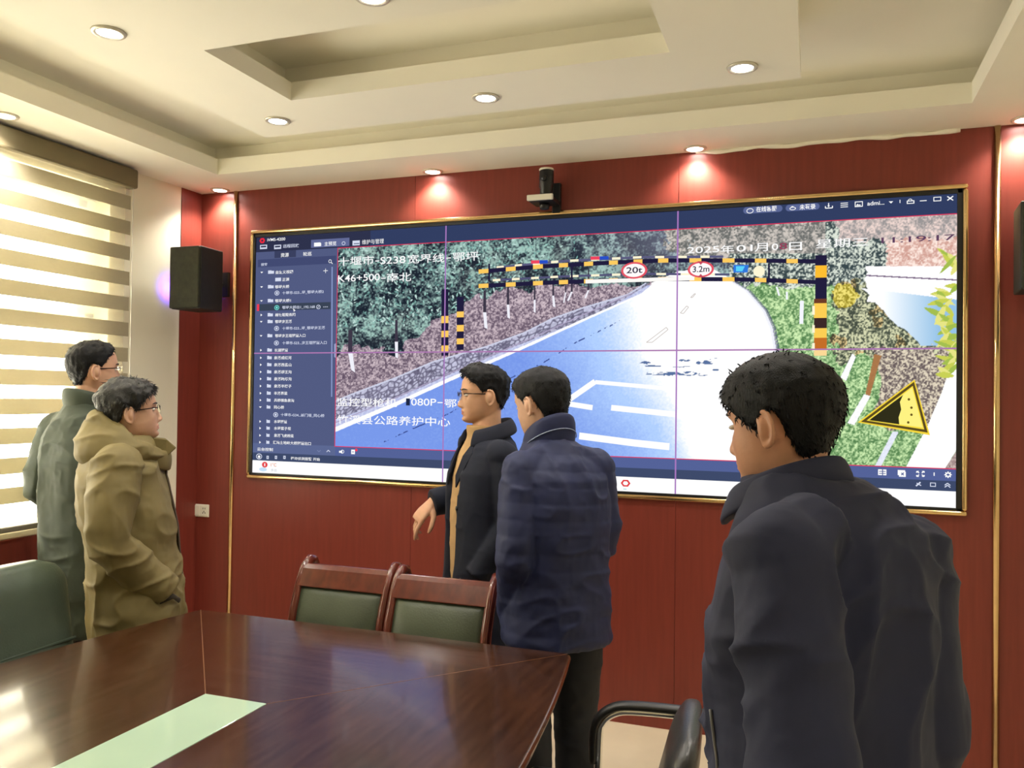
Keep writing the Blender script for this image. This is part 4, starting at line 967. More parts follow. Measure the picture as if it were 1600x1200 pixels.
def build_head(b, T, wide=1.0):
    t = TMB(T)
    zs = list(np.linspace(HZ[0]+0.0005, 0.09, 76))+[0.095, 0.1, 0.104, 0.108, 0.111, 0.1135, 0.1150]
    n = 88
    t.loft([[head_point(z, 2*PI*k/n, wide) for k in range(n)] for z in zs])
    for s in (-1, 1):
        # ear: a cupped plate, a rolled rim and a lobe
        ex, ey, ez = s*0.0735*wide, -0.012, -0.012
        def ear(u_, v_, o): return (ex+s*(0.004+o+0.42*max(0, -u_)), ey+u_*0.95-0.10*v_*-1, ez+v_)
        pts = []
        for k in range(13):
            a = math.radians(-75+k*(285/12)); pts.append((-0.002-0.0165*math.cos(a-PI/2-0.3)*-1*-1, 0.031*math.sin(a-0.0)))
        rim = [(0.010, 0.012), (0.010, 0.024), (0.003, 0.0315), (-0.007, 0.032), (-0.016, 0.026), (-0.0205, 0.014), (-0.0205, 0.0), (-0.0165, -0.013), (-0.011, -0.022), (-0.003, -0.029), (0.004, -0.030), (0.008, -0.024), (0.010, -0.012)]
        t.tube([ear(u_, v_, 0.006) for u_, v_ in rim], [0.0042]*8+[0.0048, 0.0058, 0.0062, 0.005, 0.004], 10)
        t.tube([ear(u_, v_, 0.004) for u_, v_ in [(0.004, 0.018), (-0.006, 0.020), (-0.0125, 0.010), (-0.0125, -0.004), (-0.006, -0.014), (0.004, -0.014)]], 0.0034, 8)
        rows = []
        for r in (0.05, 0.4, 0.75, 1.0):
            rows.append([ear(-0.005+0.0145*r*math.cos(2*PI*k/16), 0.002+0.029*r*math.sin(2*PI*k/16), 0.0015+0.003*r) for k in range(16)])
        back = [[ear(-0.005+0.0145*r*math.cos(2*PI*k/16), 0.002+0.029*r*math.sin(2*PI*k/16), -0.004) for k in range(16)] for r in (1.0, 0.05)]
        t.loft(rows+back)
        t.ball((s*0.016+ex*0.86, ey+0.002, ez), (0.016, 0.013, 0.024), 12, 8)
    b.add(t.v, t.f)

def build_hand(b, wrist, d, back, side, curl=0.5, scale=1.0, spread=1.0, thumb_in=0.0):
    """side +1 right, -1 left; d points along the fingers, back out of the back of the hand"""
    Y = Vector(d).normalized(); Z = Vector(back); Z = (Z-Z.dot(Y)*Y).normalized(); X = Y.cross(Z)*side
    T = Matrix.Translation(Vector(wrist))@Matrix(((X.x, Y.x, Z.x, 0), (X.y, Y.y, Z.y, 0), (X.z, Y.z, Z.z, 0), (0, 0, 0, 1)))@Matrix.Scale(scale, 4)
    t = TMB(T)
    R = []
    for y, w_, th, x0, z0 in ((-0.035, 0.027, 0.0205, 0, 0), (0.0, 0.0275, 0.019, 0, 0), (0.02, 0.034, 0.0185, 0, 0), (0.05, 0.0405, 0.0165, 0, 0.002), (0.078, 0.0415, 0.0135, 0.000, 0.002), (0.094, 0.039, 0.0095, 0.0, 0.000)):
        R.append([(x0+w_*math.copysign(abs(math.cos(2*PI*k/20))**0.8, math.cos(2*PI*k/20)), y, z0+th*math.copysign(abs(math.sin(2*PI*k/20))**0.9, math.sin(2*PI*k/20))) for k in range(20)])
    t.loft(R)
    for i, (x, y0, L, r, cm) in enumerate(((-0.0305, 0.086, 0.072, 0.0088, 0.85), (-0.0100, 0.091, 0.080, 0.0090, 1.0), (0.0108, 0.089, 0.074, 0.0086, 1.1), (0.0300, 0.081, 0.058, 0.0076, 1.2))):
        p = np.array([x, y0-0.016, 0.0005]); a = 0.0; cq = curl[i]/cm if isinstance(curl, (list, tuple)) else curl; pts = [p.copy()]; sp = (x/0.03)*0.10*spread
        for q, (seg, cu) in enumerate(((0.016+L*0.44, 0.55), (L*0.31, 0.95), (L*0.25, 0.6))):
            a += cu*cq*cm
            for h in range(2):
                p = p+np.array([math.sin(sp)*math.cos(a), math.cos(sp)*math.cos(a), -math.sin(a)])*seg/2; pts.append(p.copy())
        t.tube(pts, [r*1.06, r*1.04, r*1.0, r*0.95, r*0.94, r*0.86, r*0.62], 12, up=(0, 0, 1))
        t.ball(tuple(pts[-1]), r*0.62, 10, 6)
    dirs = [np.array([-0.72, 0.62, -0.30]), np.array([-0.42+thumb_in*0.3, 0.86, -0.28]), np.array([-0.16+thumb_in*0.5, 0.95, -0.26])]
    p = np.array([-0.016, 0.010, -0.006]); pts = [p.copy()]
    for dd, L in zip(dirs, (0.047, 0.034, 0.026)):
        dd = dd/np.linalg.norm(dd)
        for h in range(2): p = p+dd*L/2; pts.append(p.copy())
    t.tube(pts, [0.0145, 0.0140, 0.0115, 0.0105, 0.0102, 0.0092, 0.0066], 12)
    t.ball(tuple(pts[-1]), 0.0066, 10, 6)
    b.add(t.v, t.f)

def oval(z, cx, cy, hw, hd, n=40, p=0.86, mod=None, tilt=0.0):
    r = []
    for k in range(n):
        a = 2*PI*k/n; s, c = math.sin(a), math.cos(a); m = mod(a) if mod else 1.0
        y = cy+hd*m*math.copysign(abs(c)**p, c)
        r.append((cx+hw*m*math.copysign(abs(s)**p, s), y, z+tilt*(y-cy)))
    return r

def skin_mat(name, rgb):
    m = mat(name, S(*rgb), 0.5, var=0.07, scale=22, bump=0.05, bscale=180, spec=0.35)
    b = m.node_tree.nodes['Principled BSDF']; b.inputs['Subsurface Weight'].default_value = 0.12
    b.inputs['Subsurface Radius'].default_value = (0.012, 0.005, 0.003); b.inputs['Subsurface Scale'].default_value = 0.6
    return m
M['lips'] = mat('lips', S(176, 112, 96), 0.45, var=0.05)
M['hair'] = mat('black hair', S(8, 9, 14), 0.55, spec=0.25, var=0.4, scale=60, stretch=(3, 3, 0.5), bump=0.35, bscale=220, bstretch=(3, 3, 0.4))
M['eyewhite'] = mat('eye white', S(222, 214, 204), 0.25, var=0.02)
M['iris'] = mat('dark brown iris', S(34, 24, 20), 0.15, var=0.1)
M['brow'] = mat('dark eyebrow hair', S(40, 34, 32), 0.7, var=0.2, scale=90)
M['spectacle'] = mat('dark spectacle frame', S(48, 30, 28), 0.25, var=0.1, metal=0.4)
M['shoe'] = mat('black shoe leather', S(24, 24, 26), 0.3, var=0.1)

def folds(me, amp=0.006, scale=9.0, seed=0, vert=0.45, fine=0.25, quilt=0.0, qstep=0.06, zmax=99):
    """cloth creases pushed along the surface normals"""
    c = coords(me); n = normals(me)
    w1 = np.stack([vnoise(c*4, seed+51), vnoise(c*4+9, seed+52), vnoise(c*4+17, seed+53)], 1)-0.5
    q = c*np.array([scale, scale, scale*vert])+w1*1.8+c[:, [1, 0, 0]]*np.array([0, 0, scale*0.5])
    r = ridge(q, seed)**2.2-0.35
    q2 = c*np.array([scale*1.1, scale*1.1, scale*2.0])+w1*2.6+seed
    r2 = ridge(q2, seed+3)**2.6-0.3
    b_ = vnoise(c*np.array([5, 5, 3])+seed, seed+7)-0.5
    d = amp*(0.8*r+0.7*r2+1.1*b_)+amp*fine*(ridge(c*34+w1*4, seed+9)-0.5)
    if quilt: d += quilt*(np.abs(np.sin(PI*(c[:, 2]+0.05*c[:, 0]+0.012*w1[:, 0])/qstep))**0.6-0.6)
    d *= np.clip((zmax-c[:, 2])/0.03, 0, 1)
    setco(me, c+n*d[:, None])

def sleeve(b, j, r, n=20, puff=0.0, cuff=0.0):
    """j: shoulder, elbow, wrist; r: radii at shoulder, mid, elbow, forearm, cuff"""
    s, e, w_ = [np.array(q, float) for q in j]
    inner = s+np.array([-0.085*math.copysign(1, s[0]), 0.0, 0.022])
    path = [inner, s*0.97+e*0.03, s*0.72+e*0.28, s*0.4+e*0.6, s*0.12+e*0.88, e*0.9+w_*0.1+(e-(s+w_)/2)*0.10, e*0.72+w_*0.28, e*0.4+w_*0.6, e*0.12+w_*0.88, w_]
    rr = np.interp([0, 0.04, 0.13, 0.28, 0.44, 0.5, 0.62, 0.78, 0.93, 1.0], [0, 0.25, 0.5, 0.75, 1.0], r)
    rr[0] *= 0.78; rr[1] *= 0.97
    b.tube(path, [float(q) for q in rr], n)
    b.ball(tuple(s*0.97+e*0.03), float(rr[1])*0.99, 20, 14)

def sleeves(parent, mats, arms, r, amp, scale, seed, vert=0.8, fine=0.15, voxel=0.006, n=26):
    for q, j in enumerate(arms):
        b = MB(); sleeve(b, j, r, n)
        fuse('sleeve', b, voxel, mats, parent, smooth=3, extra=lambda me: folds(me, amp, scale, seed+q*5, vert, fine))

def collar(name, parent, mats, cz, cy, hw, hd, section, gap=0.35, tilt=0.0, n=44, taper=None, cx=0.0):
    b = MB(); rings = []
    for k in range(n+1):
        a = gap+(2*PI-2*gap)*k/n; s, c = math.sin(a), math.cos(a); f = taper(a) if taper else 1.0
        ring_ = []
        for dr, dz in section:
            y = cy+(hd+dr)*c
            ring_.append((cx+(hw+dr)*s, y, cz+dz*f+tilt*(y-cy)))
        rings.append(ring_)
    b.loft(rings, True, True)
    o = b.build(name, mats, parent, smooth=True)
    md = o.modifiers.new('sub', 'SUBSURF'); md.levels = 1; md.render_levels = 1
    return o

def hair_cap(name, T, parent, m, line, thick, wide=1.0, seed=0, tufts=900, tl=0.016, rough=0.003, lift=None):
    """line(phi) lower edge of the hair; thick(phi, z) its depth"""
    n = 120; zs = list(np.linspace(-0.105, 0.09, 60))+[0.095, 0.1, 0.105, 0.109, 0.112, 0.114, 0.1152]
    rng = random.Random(seed)
    def surf(z, phi, extra=0.0):
        phi = (phi+PI) % (2*PI)-PI
        p = head_point(z, phi, wide); f, b_, a = hprof(z, wide)
        # without the face relief
        c = math.cos(phi)
        if c > 0: p[1] -= feat(p[0], z)*min(1.0, c*2.2)
        d = np.array([p[0]/0.0775**2, p[1]/0.10**2, (z-0.01)/0.11**2]); d /= np.linalg.norm(d)
        zh = line(phi); k = (z-zh)/0.014; k = max(0.0, min(1.0, k)); k = k*k*(3-2*k)
        t = thick(phi, z)
        nn = noise.noise((p[0]*55+seed, p[1]*55, z*30))*rough*2+noise.noise((p[0]*160+seed, p[1]*160, z*40))*rough
        return p+d*(-0.006*(1-k)+k*(t+nn)+extra), d, k
    t_ = TMB(T)
    t_.loft([[surf(z, 2*PI*k/n)[0] for k in range(n)] for z in zs], True, True)
    # loose strands
    for i in range(tufts):
        phi = rng.uniform(-PI, PI); z = rng.uniform(-0.07, 0.1155)
        if rng.random() < 0.3: z = min(0.114, line(phi)+rng.uniform(0.006, 0.02))
        p, d, k = surf(z, phi, -0.004)
        if k < 0.55: continue
        L = tl*rng.uniform(0.6, 1.3); c = math.cos(phi); side_ = math.sin(phi)
        flow = np.array([0.25*side_, 0.35 if (c > 0.2 and z > 0.06) else -0.35*(c < 0.3), -0.9+1.1*max(0, (z-0.03)/0.08)])
        flow = flow+np.array([rng.gauss(0, .25), rng.gauss(0, .25), rng.gauss(0, .25)])
        if lift: flow = flow+np.array(lift(phi, z))
        flow = flow-(flow@d)*d*0.75; flow /= np.linalg.norm(flow)+1e-9
        side = np.cross(flow, d); side /= np.linalg.norm(side)+1e-9; w_ = 0.0016
        m_ = p+flow*L*0.5+d*0.0046; e = p+flow*L+d*0.0022
        t_.add([p-side*w_, p+side*w_, m_+side*w_*0.8, m_-side*w_*0.8, e, p-d*0.003, m_-d*0.002],
               [(0, 1, 2, 3), (3, 2, 4), (0, 3, 6, 5), (1, 5, 6, 2), (6, 3, 4), (2, 6, 4)])
    return t_.build(name, m, parent, smooth=True)

def glasses(T, parent, rimless=False, gold=False):
    t = TMB(T); yl = 0.104
    lens = []
    for s in (-1, 1):
        cx = s*0.0335; pts = []
        for k in range(25):
            a = 2*PI*k/24; pts.append((cx+0.0265*math.copysign(abs(math.cos(a))**0.7, math.cos(a)), yl-0.10*abs(cx+0.026*math.cos(a))**1.5*3.2, -0.004+0.0185*math.copysign(abs(math.sin(a))**0.75, math.sin(a))))
        lens.append(pts[:-1])
        top = [p for p in pts if p[2] > -0.006] if rimless else pts
        if rimless: top = sorted(top, key=lambda p: p[0])
        t.tube(top, 0.0011, 8)
        ex = s*0.061; hy = yl-0.012
        t.tube([(ex, hy, 0.006), (s*0.071, hy-0.012, 0.007), (s*0.0765, 0.05, 0.006), (s*0.0800, 0.0, 0.005), (s*0.0805, -0.018, 0.002), (s*0.078, -0.03, -0.014)], [(0.0010, 0.0022)]*6, 8, up=(0, 0, 1))
    t.tube([(-0.009, yl-0.001, 0.004), (0, yl+0.002, 0.0065), (0.009, yl-0.001, 0.004)], 0.0012, 8)
    g_ = t.build('glasses', M['spectacle'], parent, smooth=True)
    for pts in lens:
        t = TMB(T); t.loft([[(p[0], p[1]-0.0008, p[2]) for p in pts], [(p[0], p[1]+0.0008, p[2]) for p in pts]]); t.build('lens', M['glass'], g_)
    return g_

def person(label, x, y, F, skin, head, arms, legs, torso, curlL=0.6, curlR=0.6, hand_dirs=None, wide=1.0, hs=1.0, glass=None, handk=0.98):
    """head: (x, y, z of the head centre, yaw deg, pitch deg, roll deg)"""
    a = math.atan2(-F[0], F[1])
    root = thing('person', label, 'person', (x, y, 0), a, None)
    hx, hy, hz, yaw, pit, rol = head
    T = Matrix.Translation((hx, hy, hz))@Matrix.Rotation(math.radians(yaw), 4, 'Z')@Matrix.Rotation(math.radians(pit), 4, 'X')@Matrix.Rotation(math.radians(rol), 4, 'Y')@Matrix.Scale(hs, 4)
    b = MB(); build_head(b, T, wide)
    nb = np.array(torso[-1][:3]); base = T@Vector((0, -0.022, -0.055))
    b.tube([T@Vector((0, -0.020, -0.01)), T@Vector((0, -0.020, -0.06)), tuple(0.5*np.array(base)+0.5*np.array([nb[1], nb[2], nb[0]])+np.array([0, 0, -0.012])), (nb[1], nb[2], nb[0]-0.02)],
           [(0.056*hs, 0.060*hs), (0.056*hs, 0.058*hs), (0.058*hs, 0.058*hs), (0.066*hs, 0.062*hs)], 24)
    b.loft([oval(z, cx, cy, hw, hd, 32) for z, cx, cy, hw, hd in torso])
    for s, j in ((-1, arms[0]), (1, arms[1])):
        sleeve(b, j, [0.052, 0.047, 0.041, 0.036, 0.027], 16)
        d, bk = hand_dirs[0 if s < 0 else 1] if hand_dirs else ((0, 0.25, -1), (s, 0, 0))
        build_hand(b, j[2], d, bk, s, curlL if s < 0 else curlR, hs*handk)
    for hip, knee, ank in legs:
        b.tube([hip, tuple(0.5*np.array(hip)+0.5*np.array(knee)), knee, tuple(0.6*np.array(knee)+0.4*np.array(ank)), ank], [0.080, 0.070, 0.056, 0.054, 0.038], 16)
        b.tube([(ank[0], ank[1]-0.03, 0.04), (ank[0], ank[1]+0.04, 0.05), (ank[0], ank[1]+0.14, 0.035)], [0.034, 0.038, 0.026], 12)
    Ti = np.array(T.inverted())
    def paint(me):
        c = np.empty(len(me.polygons)*3, np.float32); me.polygons.foreach_get('center', c); c = c.reshape(-1, 3)
        h = c@Ti[:3, :3].T+Ti[:3, 3]
        lip = (h[:, 1] > 0.07) & (np.abs(h[:, 2]+0.0720) < 0.0105*(1-(h[:, 0]/0.026)**2)) & (np.abs(h[:, 0]) < 0.025)
        me.polygons.foreach_set('material_index', lip.astype(np.int32))
    body = fuse('body', b, 0.0036, [skin, M['lips']], root, smooth=2, extra=paint)
    for s in (-1, 1):
        t = TMB(T); t.ball((s*0.032, 0.0755, 0.0), (0.0135, 0.0105, 0.0052), 14, 10); e = t.build('eye', M['eyewhite'], root, smooth=True)
        t = TMB(T); t.ball((s*0.032, 0.0805, 0.0), (0.0055, 0.0062, 0.0046), 12, 8); t.build('iris', M['iris'], e, smooth=True)
        t = TMB(T); pts = []
        for k in range(9): xx = 0.014+0.038*k/8; zz = 0.0195+0.0055*math.sin(PI*(0.15+0.7*k/8)); pts.append((s*xx, face_y(xx, zz)+0.0005, zz))
        t.tube(pts, [(0.0026, 0.0016*1.6)]*3+[(0.0024, 0.003)]*3+[(0.002, 0.0026), (0.0016, 0.002), (0.001, 0.001)], 8); t.build('eyebrow', M['brow'], root, smooth=True)
    if glass: glasses(T, root, rimless=(glass == 2))
    return root, T

def trousers(root, legs, waist, m, seed=0, hemz=0.05):
    b = MB(); z, cx, cy, hw, hd = waist
    b.loft([oval(z, cx, cy, hw, hd, 28), oval(z-0.12, cx, cy, hw*1.0, hd*1.0, 28), oval(z-0.22, cx, cy, hw*0.94, hd*0.92, 28)])
    for hip, knee, ank in legs:
        b.tube([(hip[0], hip[1], hip[2]), tuple(0.5*np.array(hip)+0.5*np.array(knee)), knee, tuple(0.55*np.array(knee)+0.45*np.array(ank)), (ank[0], ank[1]+0.01, hemz)], [0.092, 0.090, 0.080, 0.078, 0.082], 24)
    return fuse('trousers', b, 0.008, m, root, smooth=3, extra=lambda me: folds(me, 0.006, 9, seed+20, 0.6))
def shoes(root, legs):
    for hip, knee, ank in legs:
        x, y = ank[0], ank[1]; R = []
        for yy, w_, h0 in ((-0.075, 0.012, 0.05), (-0.06, 0.034, 0.075), (-0.01, 0.040, 0.085), (0.05, 0.044, 0.072), (0.11, 0.048, 0.055), (0.165, 0.044, 0.045), (0.20, 0.03, 0.036), (0.212, 0.008, 0.025)):
            R.append([(x+w_*math.cos(2*PI*k/20), y+yy, max(0.0, h0*(0.5+0.5*math.sin(2*PI*k/20))*1.0)) for k in range(20)])
        MB().loft(R).build('shoe', M['shoe'], root, smooth=True)
# ------------------------------------------------------------------ the five men
def cloth(name, rgb, rough=0.8, weave=700, bump=0.12, var=0.1, sheen=0.0): return mat(name, S(*rgb), rough, var=var, scale=14, bump=bump, bscale=weave, sheen=sheen, dist=0.002)
SK1 = skin_mat('skin', (198, 156, 130)); 
def legs_at(z, w_=0.10, y=0.0, fwd=0.0): return [((-w_, y, z), (-w_-0.005, y+0.02+fwd, 0.48), (-w_-0.01, y-0.02+fwd, 0.09)), ((w_, y, z), (w_+0.005, y+0.02-fwd, 0.48), (w_+0.01, y-0.02-fwd, 0.09))]

# --- man in the dark green coat by the blind
LG = legs_at(0.92)
arms = [((-0.165, -0.035, 1.405), (-0.228, -0.09, 1.16), (-0.17, 0.11, 0.99)), ((0.150, -0.035, 1.405), (0.170, -0.05, 1.14), (0.10, 0.12, 0.97))]
tor = [(0.86, 0, 0, 0.17, 0.12), (1.0, 0, 0, 0.16, 0.11), (1.2, 0, 0, 0.165, 0.11), (1.36, 0, -0.01, 0.18, 0.11), (1.47, 0, -0.02, 0.14, 0.085), (1.53, 0, -0.01, 0.06, 0.06)]
p1, T = person('man with glasses in a dark green coat standing nearest the window blind', 0.005, -1.150, (0.152, 0.987), SK1, (0.0, 0.015, 1.668, -22, 3, 0), arms, LG, tor, wide=1.02, hs=1.03, glass=2)
hair_cap('hair', T, p1, M['hair'], lambda p: np.interp(abs(p), [0, 0.55, 0.8, 1.1, 1.45, 1.75, 2.0, 2.5, PI], [0.078, 0.078, 0.060, 0.046, 0.006, 0.022, -0.03, -0.062, -0.068]),
         lambda p, z: 0.006+0.010*max(0, min(1, (z-0.02)/0.07)), 1.02, 1, 900, 0.012)
DG = cloth('dark green padded coat cloth', (52, 62, 52), 0.75)
def coat1(me): folds(me, 0.013, 7, 11, 0.5)
b = MB()
b.loft([oval(z, 0, cy, hw, hd, 44) for z, cy, hw, hd in ((0.52, 0, 0.215, 0.165), (0.70, 0, 0.218, 0.168), (0.85, 0, 0.216, 0.165), (1.0, -0.01, 0.21, 0.16), (1.15, -0.02, 0.21, 0.16), (1.28, -0.03, 0.205, 0.155), (1.37, -0.035, 0.180, 0.14), (1.44, -0.035, 0.138, 0.115), (1.49, -0.03, 0.104, 0.095), (1.525, -0.025, 0.082, 0.08))])
jk = fuse('coat', b, 0.007, DG, p1, smooth=6, extra=coat1)
sleeves(jk, DG, arms, [0.085, 0.080, 0.074, 0.066, 0.056], 0.009, 8, 12)
collar('collar', jk, DG, 1.498, -0.022, 0.078, 0.078, [(0, -0.02), (0.012, -0.02), (0.022, 0.03), (0.016, 0.065), (0.004, 0.068), (-0.002, 0.03)], 0.3, tilt=-0.28)
trousers(p1, LG, (1.0, 0, 0, 0.165, 0.125), cloth('black trouser cloth', (30, 32, 34)), 3); shoes(p1, LG)

# --- man in the khaki parka
LG = legs_at(0.86)
arms = [((-0.160, -0.02, 1.295), (-0.175, -0.02, 1.03), (-0.10, 0.13, 0.82)), ((0.185, -0.03, 1.295), (0.235, -0.055, 1.03), (0.150, 0.135, 0.80))]
tor = [(0.80, 0, 0.02, 0.165, 0.12), (0.95, 0, 0.02, 0.155, 0.12), (1.1, 0, 0.015, 0.16, 0.12), (1.22, 0, 0.0, 0.17, 0.11), (1.31, 0, -0.01, 0.13, 0.085), (1.375, 0, 0.01, 0.06, 0.06)]
p2, T = person('man with glasses in a khaki hooded parka, hand in pocket, by the table', 0.465, -1.415, (0.70, 0.71), skin_mat('warm skin', (196, 154, 128)), (0.0, 0.022, 1.495, 2, 7, 0), arms, LG, tor, wide=1.04, hs=1.0, glass=2,
               hand_dirs=[((0.5, 0.35, -0.8), (-1, 0, 0.2)), ((-0.5, 0.35, -0.75), (1, 0.2, 0.2))])
hair_cap('hair', T, p2, mat('greying black hair', S(22, 21, 20), 0.45, var=0.45, scale=60, stretch=(3, 3, 0.5), bump=0.4, bscale=220, bstretch=(3, 3, 0.4)),
         lambda p: np.interp(abs(p), [0, 0.35, 0.75, 1.15, 1.42, 1.72, 2.0, 2.5, PI], [0.072, 0.066, 0.050, 0.030, -0.004, 0.022, -0.03, -0.062, -0.070]),
         lambda p, z: 0.010+0.014*max(0, min(1, (z-0.0)/0.07))*(1.0-0.25*math.cos(p))+0.004*G(abs(p)-PI, 0.8), 1.04, 2, 1300, 0.024, 0.0045)
KH = cloth('khaki parka cloth', (114, 101, 60), 0.7, var=0.06)
def coat2(me): folds(me, 0.018, 7.5, 31, 0.6, 0.12)
b = MB()
b.loft([oval(z, 0, cy, hw, hd, 48) for z, cy, hw, hd in ((0.58, 0.055, 0.225, 0.160), (0.66, 0.055, 0.232, 0.168), (0.72, 0.055, 0.230, 0.170), (0.80, 0.045, 0.222, 0.172), (0.88, 0.038, 0.216, 0.168), (0.96, 0.03, 0.212, 0.166), (1.04, 0.02, 0.212, 0.172), (1.14, 0.008, 0.215, 0.166), (1.23, -0.005, 0.210, 0.155), (1.29, -0.012, 0.195, 0.14), (1.34, -0.008, 0.15, 0.118), (1.38, 0.0, 0.105, 0.10), (1.40, 0.005, 0.085, 0.085))])
jk = fuse('parka', b, 0.0065, KH, p2, smooth=6, extra=coat2)
sleeves(jk, KH, arms, [0.086, 0.086, 0.080, 0.078, 0.070], 0.013, 9, 33)
# hood lying in a thick roll round the neck, and the stand collar in front
b = MB()
hp = []; hr = []
for k in range(25):
    a = 0.30+(2*PI-0.60)*k/24; s, c = math.sin(a), math.cos(a); bk = max(0.0, -c); fr = max(0.0, c)
    hp.append((0.128*s*(1-0.12*bk), 0.012+0.112*c+0.0*bk if c > 0 else 0.012+0.118*c, 1.352+0.034*bk-0.030*fr)); hr.append((0.042+0.020*bk-0.016*fr, 0.050+0.052*bk-0.018*fr))
b.tube(hp, hr, 22, up=(0, 0, 1))
hp2 = [(p[0]*0.93, p[1]*0.96-0.004, p[2]+0.045+0.040*max(0, -(p[1])/0.11)) for p in hp[5:20]]; b.tube(hp2, [0.018]*2+[0.026]*11+[0.018]*2, 14)
fuse('hood', b, 0.006, KH, jk, smooth=3, extra=lambda me: folds(me, 0.016, 8, 44, 0.8, 0.15))
collar('collar', jk, KH, 1.315, 0.05, 0.092, 0.108, [(0, -0.03), (0.014, -0.03), (0.018, 0.02), (0.014, 0.050), (0.002, 0.052), (-0.002, 0.02)], 0.10, tilt=-0.25)
for q in (-1, 1):
    P0 = [(q*0.018, 0.100, 1.392), (q*0.040, 0.150, 1.385), (q*0.046, 0.186, 1.352), (q*0.040, 0.150, 1.315), (q*0.030, 0.125, 1.275), (q*0.020, 0.110, 1.32)]
    b = MB(); b.loft([P0, [(a_[0]+q*0.014, a_[1], a_[2]) for a_ in P0]]); b.build('collar_flap', KH, jk, bevel=0.004)
b = MB(); b.tube([(0.0, 0.222-0.0, 0.60), (0.0, 0.229, 0.72), (0.0, 0.205, 0.96), (0.0, 0.198, 1.04), (0.0, 0.176, 1.14), (0.0, 0.152, 1.24), (0.0, 0.150, 1.33)], [(0.022, 0.006)]*7, 10, up=(0, 1, 0)); b.build('zip_flap', mat('dark brown zip flap', S(74, 60, 44), 0.7), jk, smooth=True)
b = MB(); b.tube([(0.205, 0.125, 0.775), (0.19, 0.175, 0.790), (0.165, 0.200, 0.765)], [(0.004, 0.010)]*3, 8, up=(0, 0, 1)); b.build('pocket_welt', mat('dark pocket edge', S(60, 52, 40), 0.8), jk, smooth=True)
trousers(p2, LG, (0.92, 0, 0.02, 0.16, 0.125), cloth('dark grey trouser cloth', (38, 38, 40)), 4); shoes(p2, LG)

# --- speaking man in the open navy overcoat
LG = legs_at(0.88)
arms = [((-0.150, -0.02, 1.335), (-0.198, -0.05, 1.08), (-0.15, 0.07, 0.86)), ((0.18, -0.02, 1.365), (0.262, -0.095, 1.145), (0.262, 0.142, 1.100))]
tor = [(0.82, 0, 0, 0.155, 0.11), (1.0, 0, 0, 0.15, 0.11), (1.15, 0, 0, 0.155, 0.115), (1.28, 0, -0.005, 0.17, 0.11), (1.37, 0, -0.015, 0.13, 0.085), (1.44, 0, -0.012, 0.06, 0.06)]
p3, T = person('man with glasses in an open navy overcoat and tan jumper, gesturing with one hand', 1.739, -0.772, (-0.748, -0.664), skin_mat('tan skin', (200, 154, 124)), (0.0, 0.005, 1.578, -10, -1, 0), arms, LG, tor, wide=1.03, hs=0.99, glass=2,
               curlR=[0.30, 0.62, 0.85, 1.25], handk=1.10, hand_dirs=[((0.35, 0.2, -1), (-1, 0.1, 0)), ((0.10, 0.66, -0.74), (-0.25, 0.75, 0.60))])
hair_cap('hair', T, p3, M['hair'], lambda p: np.interp(abs(p), [0, 0.4, 0.75, 1.1, 1.42, 1.72, 2.0, 2.5, PI], [0.074, 0.074, 0.056, 0.040, 0.004, 0.022, -0.03, -0.058, -0.064]),
         lambda p, z: 0.006+(0.012+0.012*max(0, math.cos(p)))*max(0, min(1, (z-0.03)/0.05)), 1.03, 3, 1000, 0.014, 0.003)
NV = cloth('navy wool overcoat', (11, 17, 36), 0.9, 900, 0.2, 0.12)
TAN = cloth('tan ribbed knit', (178, 143, 98), 0.85, 500, 0.4)
b = MB(); b.loft([oval(z, 0, cy, hw, hd, 40) for z, cy, hw, hd in ((0.80, 0.005, 0.165, 0.122), (0.95, 0.008, 0.162, 0.124), (1.1, 0.006, 0.160, 0.124), (1.25, 0.0, 0.168, 0.120), (1.33, -0.008, 0.15, 0.105), (1.385, -0.012, 0.10, 0.085), (1.40, -0.008, 0.075, 0.075), (1.415, -0.004, 0.068, 0.071), (1.445, 0.002, 0.066, 0.069), (1.453, 0.003, 0.062, 0.066))])
fuse('jumper', b, 0.006, TAN, p3, smooth=2, extra=lambda me: folds(me, 0.003, 9, 66, 0.6))
def notch(w0, dep):
    def f(a):
        a = (a+PI) % (2*PI)-PI
        return 1.0-dep*(1.0/(1+math.exp((abs(a)-w0)/0.022)))
    return f
b = MB()
b.loft([oval(z, 0, cy, hw, hd, 144, 0.86, notch(w0, 0.30)) for z, cy, hw, hd, w0 in ((0.56, 0.0, 0.215, 0.160, 0.16), (0.80, 0.0, 0.205, 0.152, 0.17), (1.0, 0.0, 0.198, 0.146, 0.20), (1.15, 0.0, 0.198, 0.146, 0.23), (1.26, -0.006, 0.200, 0.138, 0.30), (1.33, -0.014, 0.185, 0.122, 0.42), (1.38, -0.018, 0.140, 0.105, 0.55), (1.415, -0.018, 0.098, 0.088, 0.65), (1.435, -0.018, 0.082, 0.080, 0.70))])
for j in arms: sleeve(b, j, [0.074, 0.070, 0.064, 0.062, 0.058], 26)
jk = fuse('overcoat', b, 0.0055, NV, p3, smooth=7, extra=lambda me: folds(me, 0.005, 7, 71, 0.4))
collar('collar', jk, NV, 1.425, -0.014, 0.080, 0.082, [(0, -0.03), (0.010, 0.03), (0.018, 0.036), (0.040, 0.0), (0.048, -0.035), (0.036, -0.035), (0.018, -0.01)], 0.62, tilt=-0.30)
